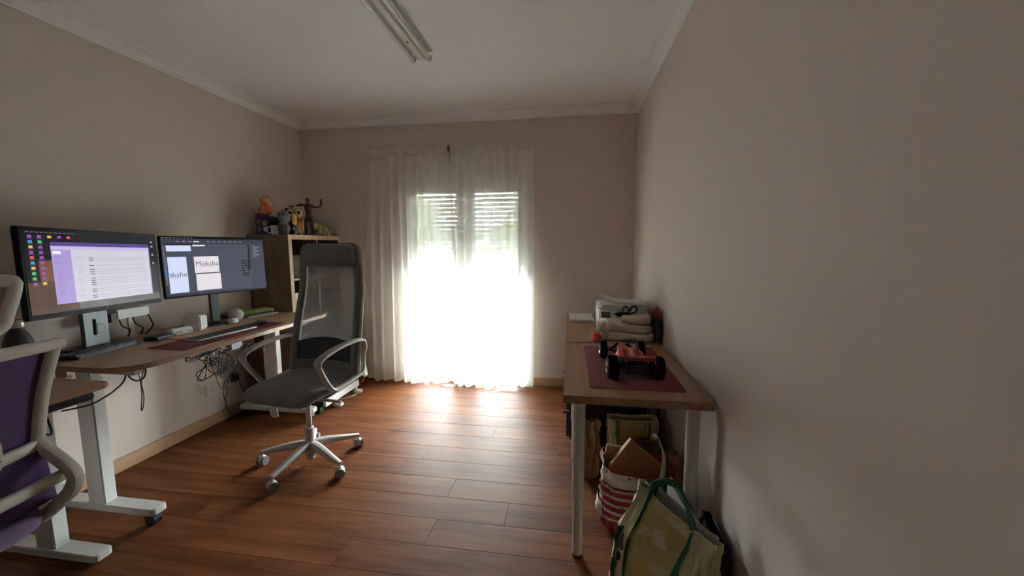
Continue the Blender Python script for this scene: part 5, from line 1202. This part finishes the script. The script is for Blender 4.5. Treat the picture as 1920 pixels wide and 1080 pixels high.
# ------------------------------------------------------------------ bags under and beside the table
class Bag:
    """soft open bag: S(u, v) with u around (0 = right end, 0.25 = back, 0.5 = left end, 0.75 = front), v up"""
    def __init__(s, name, label, c, rz, hw, hd, h, thw, thd, shift=(0, 0), e=0.45, seed=1, wr=0.012, cat='bag', belly=0.10, slope=0.0):
        s.t = thing(name, label, cat, c, rz); s.a = (hw, hd, h, thw, thd, shift, e, seed, wr, belly, slope)
    def S(s, u, v, off=0.0):
        hw, hd, h, tw, td, sh, e, sd, wr, belly, slope = s.a
        a = 2*PI*u; c, n = math.cos(a), math.sin(a)
        k = v; b = 1+belly*math.sin(PI*min(1, v*1.15)); r0 = 0.86+0.14*min(1, v/0.08)
        x = (hw*(1-k)+tw*k)*b*r0*math.copysign(abs(c)**e, c); y = (hd*(1-k)+td*k)*b*r0*math.copysign(abs(n)**e, n)
        p = Vector((c*2.1+sd, n*2.1, v*2.6)); d = wr*(noise.noise(p)+0.6*noise.noise(p*2.7)+0.3*noise.noise(p*6))*min(1, v*6)
        x += (d+off)*c*1.0+sh[0]*v; y += (d+off)*n+sh[1]*v
        return Vector((x, y, max(0.001, v*h*(1+slope*x/max(hw, .01)*v)+d*0.4)))
    def skin(s, m, nm='shell', v0=0.0, v1=1.0, bottom=True, solid=0.002):
        bm = nb(); vs = grid(bm, lambda u, v: s.S(u, v0+(v1-v0)*v), 72, 26, True)
        if bottom: bm.faces.new(vs[0][::-1])
        return obj(nm, bm, m, s.t, local=True, smooth=True, solid=solid)
    def patch(s, nm, u0, u1, v0, v1, m, off=0.003, edge=None, n=10):
        f = lambda u, v: s.S(u0+(u1-u0)*u, v0+(v1-v0)*v, off)
        bm = nb(); grid(bm, f, n, n); return obj(nm, bm, m, s.t, local=True, smooth=True, solid=0.0015)
    def strap(s, nm, path, w_, m, loop=None):
        """path: (u, v) list over the skin, then optional free points"""
        pts = [s.S(u, v, 0.004) for u, v in path]; 
        if loop: pts += [Vector(p) for p in loop]
        pts = smooth_path(pts, 6); bm = nb(); ctr = s.S(0, 0.5)*0.5+s.S(0.5, 0.5)*0.5
        sweep_flat(bm, pts, w_, ctr); return obj(nm, bm, m, s.t, local=True, smooth=True, solid=0.002)
def sweep_flat(bm, pts, w_, ctr):
    prev = None
    for i, p in enumerate(pts):
        t = pts[min(i+1, len(pts)-1)]-pts[max(i-1, 0)]
        o = p-ctr; o.z *= 0.2
        sd = t.cross(o)
        sd = sd.normalized() if sd.length > 1e-6 else Vector((1, 0, 0))
        if prev and sd.dot(prev[2]) < 0: sd = -sd
        a, b = bm.verts.new(p+sd*w_), bm.verts.new(p-sd*w_)
        if prev: bm.faces.new((prev[0], prev[1], b, a))
        prev = (a, b, sd)
m_poly = M('white_yellow_print', (0.46, 0.36, 0.13), 0.30, var=0.5, scale=5.5, detail=1)
m_poly2 = M('pale_yellow_print', (0.52, 0.45, 0.28), 0.35, var=0.40, scale=6.5, detail=1)
m_green = M('green_webbing', (0.012, 0.150, 0.060), 0.55, var=0.15, scale=50)
m_dgreen = M('dark_green_print', (0.02, 0.05, 0.02), 0.4, var=0.8, scale=40)
m_kraft = M('brown_paper', (0.34, 0.20, 0.105), 0.9, var=0.15, scale=9)
m_canvas = M('natural_canvas', (0.46, 0.39, 0.32), 0.9, var=0.10, scale=80)
m_striper = M('deep_red_canvas', (0.24, 0.014, 0.022), 0.85, var=0.15, scale=60)
m_inside = M('grey_white_lining', (0.50, 0.48, 0.50), 0.6, var=0.06)
m_nav = M('navy_black_nylon', (0.010, 0.012, 0.016), 0.7, var=0.2)
# big front bag
b1 = Bag('shopping_bag', 'large white and yellow shopping bag with green straps in the foreground', (0.325, 1.355, 0.0), math.radians(-48.5), 0.185, 0.085, 0.395, 0.155, 0.022, shift=(0.02, 0.085), e=0.50, seed=3, wr=0.020, belly=0.16, slope=-0.08)
b1.skin(m_poly2)
b1.patch('yellow_panel', 0.69, 0.79, 0.02, 0.985, m_poly, 0.002)
b1.strap('strap', [(0.705, 0.02), (0.700, 0.30), (0.688, 0.55), (0.690, 0.80), (0.680, 0.99)], 0.022, m_green, [(-0.07, 0.09, 0.445), (-0.005, 0.10, 0.468), (0.05, 0.09, 0.440), tuple(b1.S(0.80, 1.0, 0.004))])
b1.strap('strap', [(0.785, 0.02), (0.778, 0.30), (0.780, 0.55), (0.792, 0.80), (0.80, 0.99)], 0.026, m_green)
b1.strap('strap', [(0.31, 0.70), (0.31, 0.99)], 0.017, m_green, [(-0.06, 0.115, 0.452), (-0.01, 0.125, 0.462), (0.03, 0.12, 0.43), tuple(b1.S(0.20, 1.0, 0.004))])
b1.patch('lining', 0.05, 0.45, 0.80, 1.02, m_inside, -0.004)
for k, (u0, v0, du, dv) in enumerate(((0.625, 0.46, 0.032, 0.22), (0.635, 0.36, 0.034, 0.26), (0.608, 0.50, 0.032, 0.18), (0.650, 0.48, 0.022, 0.18), (0.640, 0.22, 0.022, 0.18))):
    def leaf(u, v, u0=u0, v0=v0, du=du, dv=dv, k=k):
        a = 2*PI*u; r = v*(1+0.35*math.sin(a*5+k))
        return b1.S(u0+du*r*math.cos(a), v0+dv*0.5*r*math.sin(a), 0.0035+0.0004*k)
    bm = nb(); grid(bm, leaf, 30, 6, True); obj('printed_leaf', bm, m_dgreen, b1.t, local=True, smooth=True, solid=0.0008)
bm = nb(); grid(bm, lambda u, v: b1.S(0.57+0.05*u, 0.015+0.11*v, 0.003), 6, 5); obj('printed_band', bm, M('red_brown_print', (0.30, 0.06, 0.02), 0.4, var=0.5, scale=30), b1.t, local=True, solid=0.001)
# papers and black bag squeezed between bag and wall
pp_ = thing('paper_sheets', 'grey white papers sticking out behind the big front bag', 'paper', (0.462, 1.43, 0.20))
for k, (dx, dz, ln) in enumerate(((0.0, 0.0, 0.0), (0.010, 0.012, -0.012), (0.018, 0.004, 0.008))):
    f = lambda u, v: Vector((-0.055+0.10*u+dx, 0.115-0.24*u, (0.218-0.125*u+dz)*v-0.06*(1-v)+0.004*math.sin(6*u)))
    bm = nb(); grid(bm, f, 10, 8); obj('sheet', bm, m_inside, pp_, local=True, solid=0.0025)
b2 = Bag('black_bag', 'black nylon bag against the bare wall beside the big front bag', (0.541, 1.40, 0.0), math.radians(-90), 0.100, 0.026, 0.33, 0.095, 0.018, e=0.4, seed=8, wr=0.010, belly=0.05)
b2.skin(m_nav); b2.strap('strap', [(0.70, 0.6), (0.70, 0.98)], 0.010, m_nav, [(-0.02, -0.05, 0.335), (0.03, -0.05, 0.33), tuple(b2.S(0.80, 1.0, 0.004))])
# striped canvas bag with an orange-brown box inside
b3 = Bag('striped_bag', 'red and white striped canvas bag holding a brown box under the table', (0.330, 1.83, 0.0), math.radians(-4), 0.155, 0.115, 0.315, 0.150, 0.125, e=0.55, seed=12, wr=0.022, belly=0.06)
b3.skin(m_striper)
for k in range(5): b3.patch('white_stripe', 0.42, 0.86, 0.26+0.115*k, 0.30+0.115*k, m_canvas, 0.003, n=26)
b3.patch('canvas_band', 0.35, 0.76, 0.80, 1.0, m_canvas, 0.004, n=26)
lbp = b3.patch('green_label', 0.765, 0.885, 0.60, 1.0, M('dark_green_label', (0.012, 0.05, 0.025), 0.6), 0.006)
for k in range(3): b3.patch('label_mark', 0.785+0.022*k, 0.797+0.022*k, 0.70, 0.74, m_canvas, 0.009, n=4)
b3.patch('white_side_patch', 0.50, 0.60, 0.22, 0.46, m_canvas, 0.014, n=8)
b3.strap('strap', [(0.82, 0.85), (0.82, 0.99)], 0.014, m_canvas, [(0.115, -0.08, 0.40), (0.10, 0.0, 0.455), (0.09, 0.07, 0.42)])
bx_ = thing('book_box', 'orange brown cardboard box tilted inside the striped bag', 'box', (0.330, 1.83, 0.125), 0.0)
Rb = Matrix.Rotation(math.radians(-14), 3, 'X') @ Matrix.Rotation(math.radians(38), 3, 'Y')
bm = nb(); box(bm, (0.0, 0.01, 0.145), (0.215, 0.05, 0.215), R=Rb); obj('carton', bm, M('orange_card', (0.34, 0.135, 0.035), 0.55, var=0.10), bx_, local=True, bevel=0.002)
bm = nb(); box(bm, Vector((0, 0.01, 0.145))+Rb @ Vector((0, -0.0255, 0)), (0.19, 0.001, 0.19), R=Rb); obj('cover_face', bm, M('dark_orange_card', (0.24, 0.085, 0.025), 0.5, var=0.12), bx_, local=True)
kp_ = thing('paper_bag', 'folded brown paper bag peeking out behind the tilted box', 'bag', (0.235, 1.905, 0.12))
bm = nb(); box(bm, (0, 0, 0.115), (0.10, 0.035, 0.24), R=Matrix.Rotation(0.12, 3, 'Y')); obj('sheet', bm, m_kraft, kp_, local=True, bevel=0.004)
bm = nb(); box(bm, (0, -0.0185, 0.12), (0.002, 0.001, 0.2), R=Matrix.Rotation(0.12, 3, 'Y')); obj('fold', bm, M('dark_kraft', (0.2, 0.11, 0.06), 0.9), kp_, local=True)
hat = thing('cloth_sack', 'olive brown cloth sack slumped behind the striped bag', 'sack', (0.400, 2.03, 0.0), 0.0)
obj('sack_body', crump((0, 0, 0.17), (0.100, 0.05, 0.17), 4.0, 0.15, 0.9), M('olive_brown_cloth', (0.13, 0.085, 0.04), 0.95, var=0.2), hat, local=True, smooth=True)
bm = nb(); sweep(bm, smooth_path([(-0.10, -0.02, 0.27), (0, -0.055, 0.265), (0.09, -0.02, 0.265), (0.10, 0.02, 0.27)], 5), 0.020, 0.005, seg=8, side=(0, 0, 1)); obj('rolled_rim', bm, MATS['olive_brown_cloth'], hat, local=True, smooth=True)
ob = thing('orange_parcel', 'brown parcel at the wall side of the striped bag', 'parcel', (0.528, 1.90, 0.0))
bm = crump((0, 0, 0.165), (0.030, 0.085, 0.165), 9.0, 0.10, 0.5); obj('wrapping', bm, M('orange_brown_wrap', (0.26, 0.10, 0.03), 0.6, var=0.2), ob, local=True, smooth=True)
bm = nb(); sweep(bm, [(-0.045, -0.05, 0.25), (-0.052, 0, 0.24), (-0.045, 0.05, 0.25)], 0.006, seg=6); obj('string', bm, m_canvas, ob, local=True)
# second shopping bag further back
b4 = Bag('shopping_bag', 'smaller white and yellow shopping bag with green straps deep under the table', (0.370, 2.19, 0.0), math.radians(4), 0.125, 0.055, 0.385, 0.140, 0.045, e=0.40, seed=20, wr=0.012, belly=0.03)
b4.skin(m_poly2)
b4.patch('yellow_panel', 0.705, 0.775, 0.05, 0.98, m_poly, 0.002)
for u in (0.685, 0.795): b4.strap('strap', [(u, 0.05), (u+0.004, 0.4), (u, 0.75), (u, 0.99)], 0.018, m_green)
pb = Bag('paper_bag', 'crumpled brown paper bag left of the small shopping bag', (0.135, 2.215, 0.0), 0.2, 0.052, 0.050, 0.34, 0.035, 0.025, e=0.6, seed=31, wr=0.028, belly=0.10)
pb.skin(m_kraft); pb.patch('fold', 0.70, 0.72, 0.1, 0.9, m_kraft, 0.006, n=8)
tk = thing('travel_bag', 'black bag with pale piping standing behind the small shopping bag', 'bag', (0.285, 2.335, 0.0))
bm = nb(); box(bm, (0, 0, 0.29), (0.34, 0.09, 0.58)); obj('body', bm, m_nav, tk, local=True, bevel=0.025)
for zz_ in (0.49, 0.555):
    bm = nb(); sweep(bm, smooth_path([(-0.17, -0.035, zz_+0.010), (-0.12, -0.048, zz_-0.004), (0, -0.049, zz_-0.008), (0.16, -0.046, zz_)], 5), 0.0025, seg=6); obj('piping', bm, M('grey_piping', (0.32, 0.33, 0.36), 0.6), tk, local=True, smooth=True)
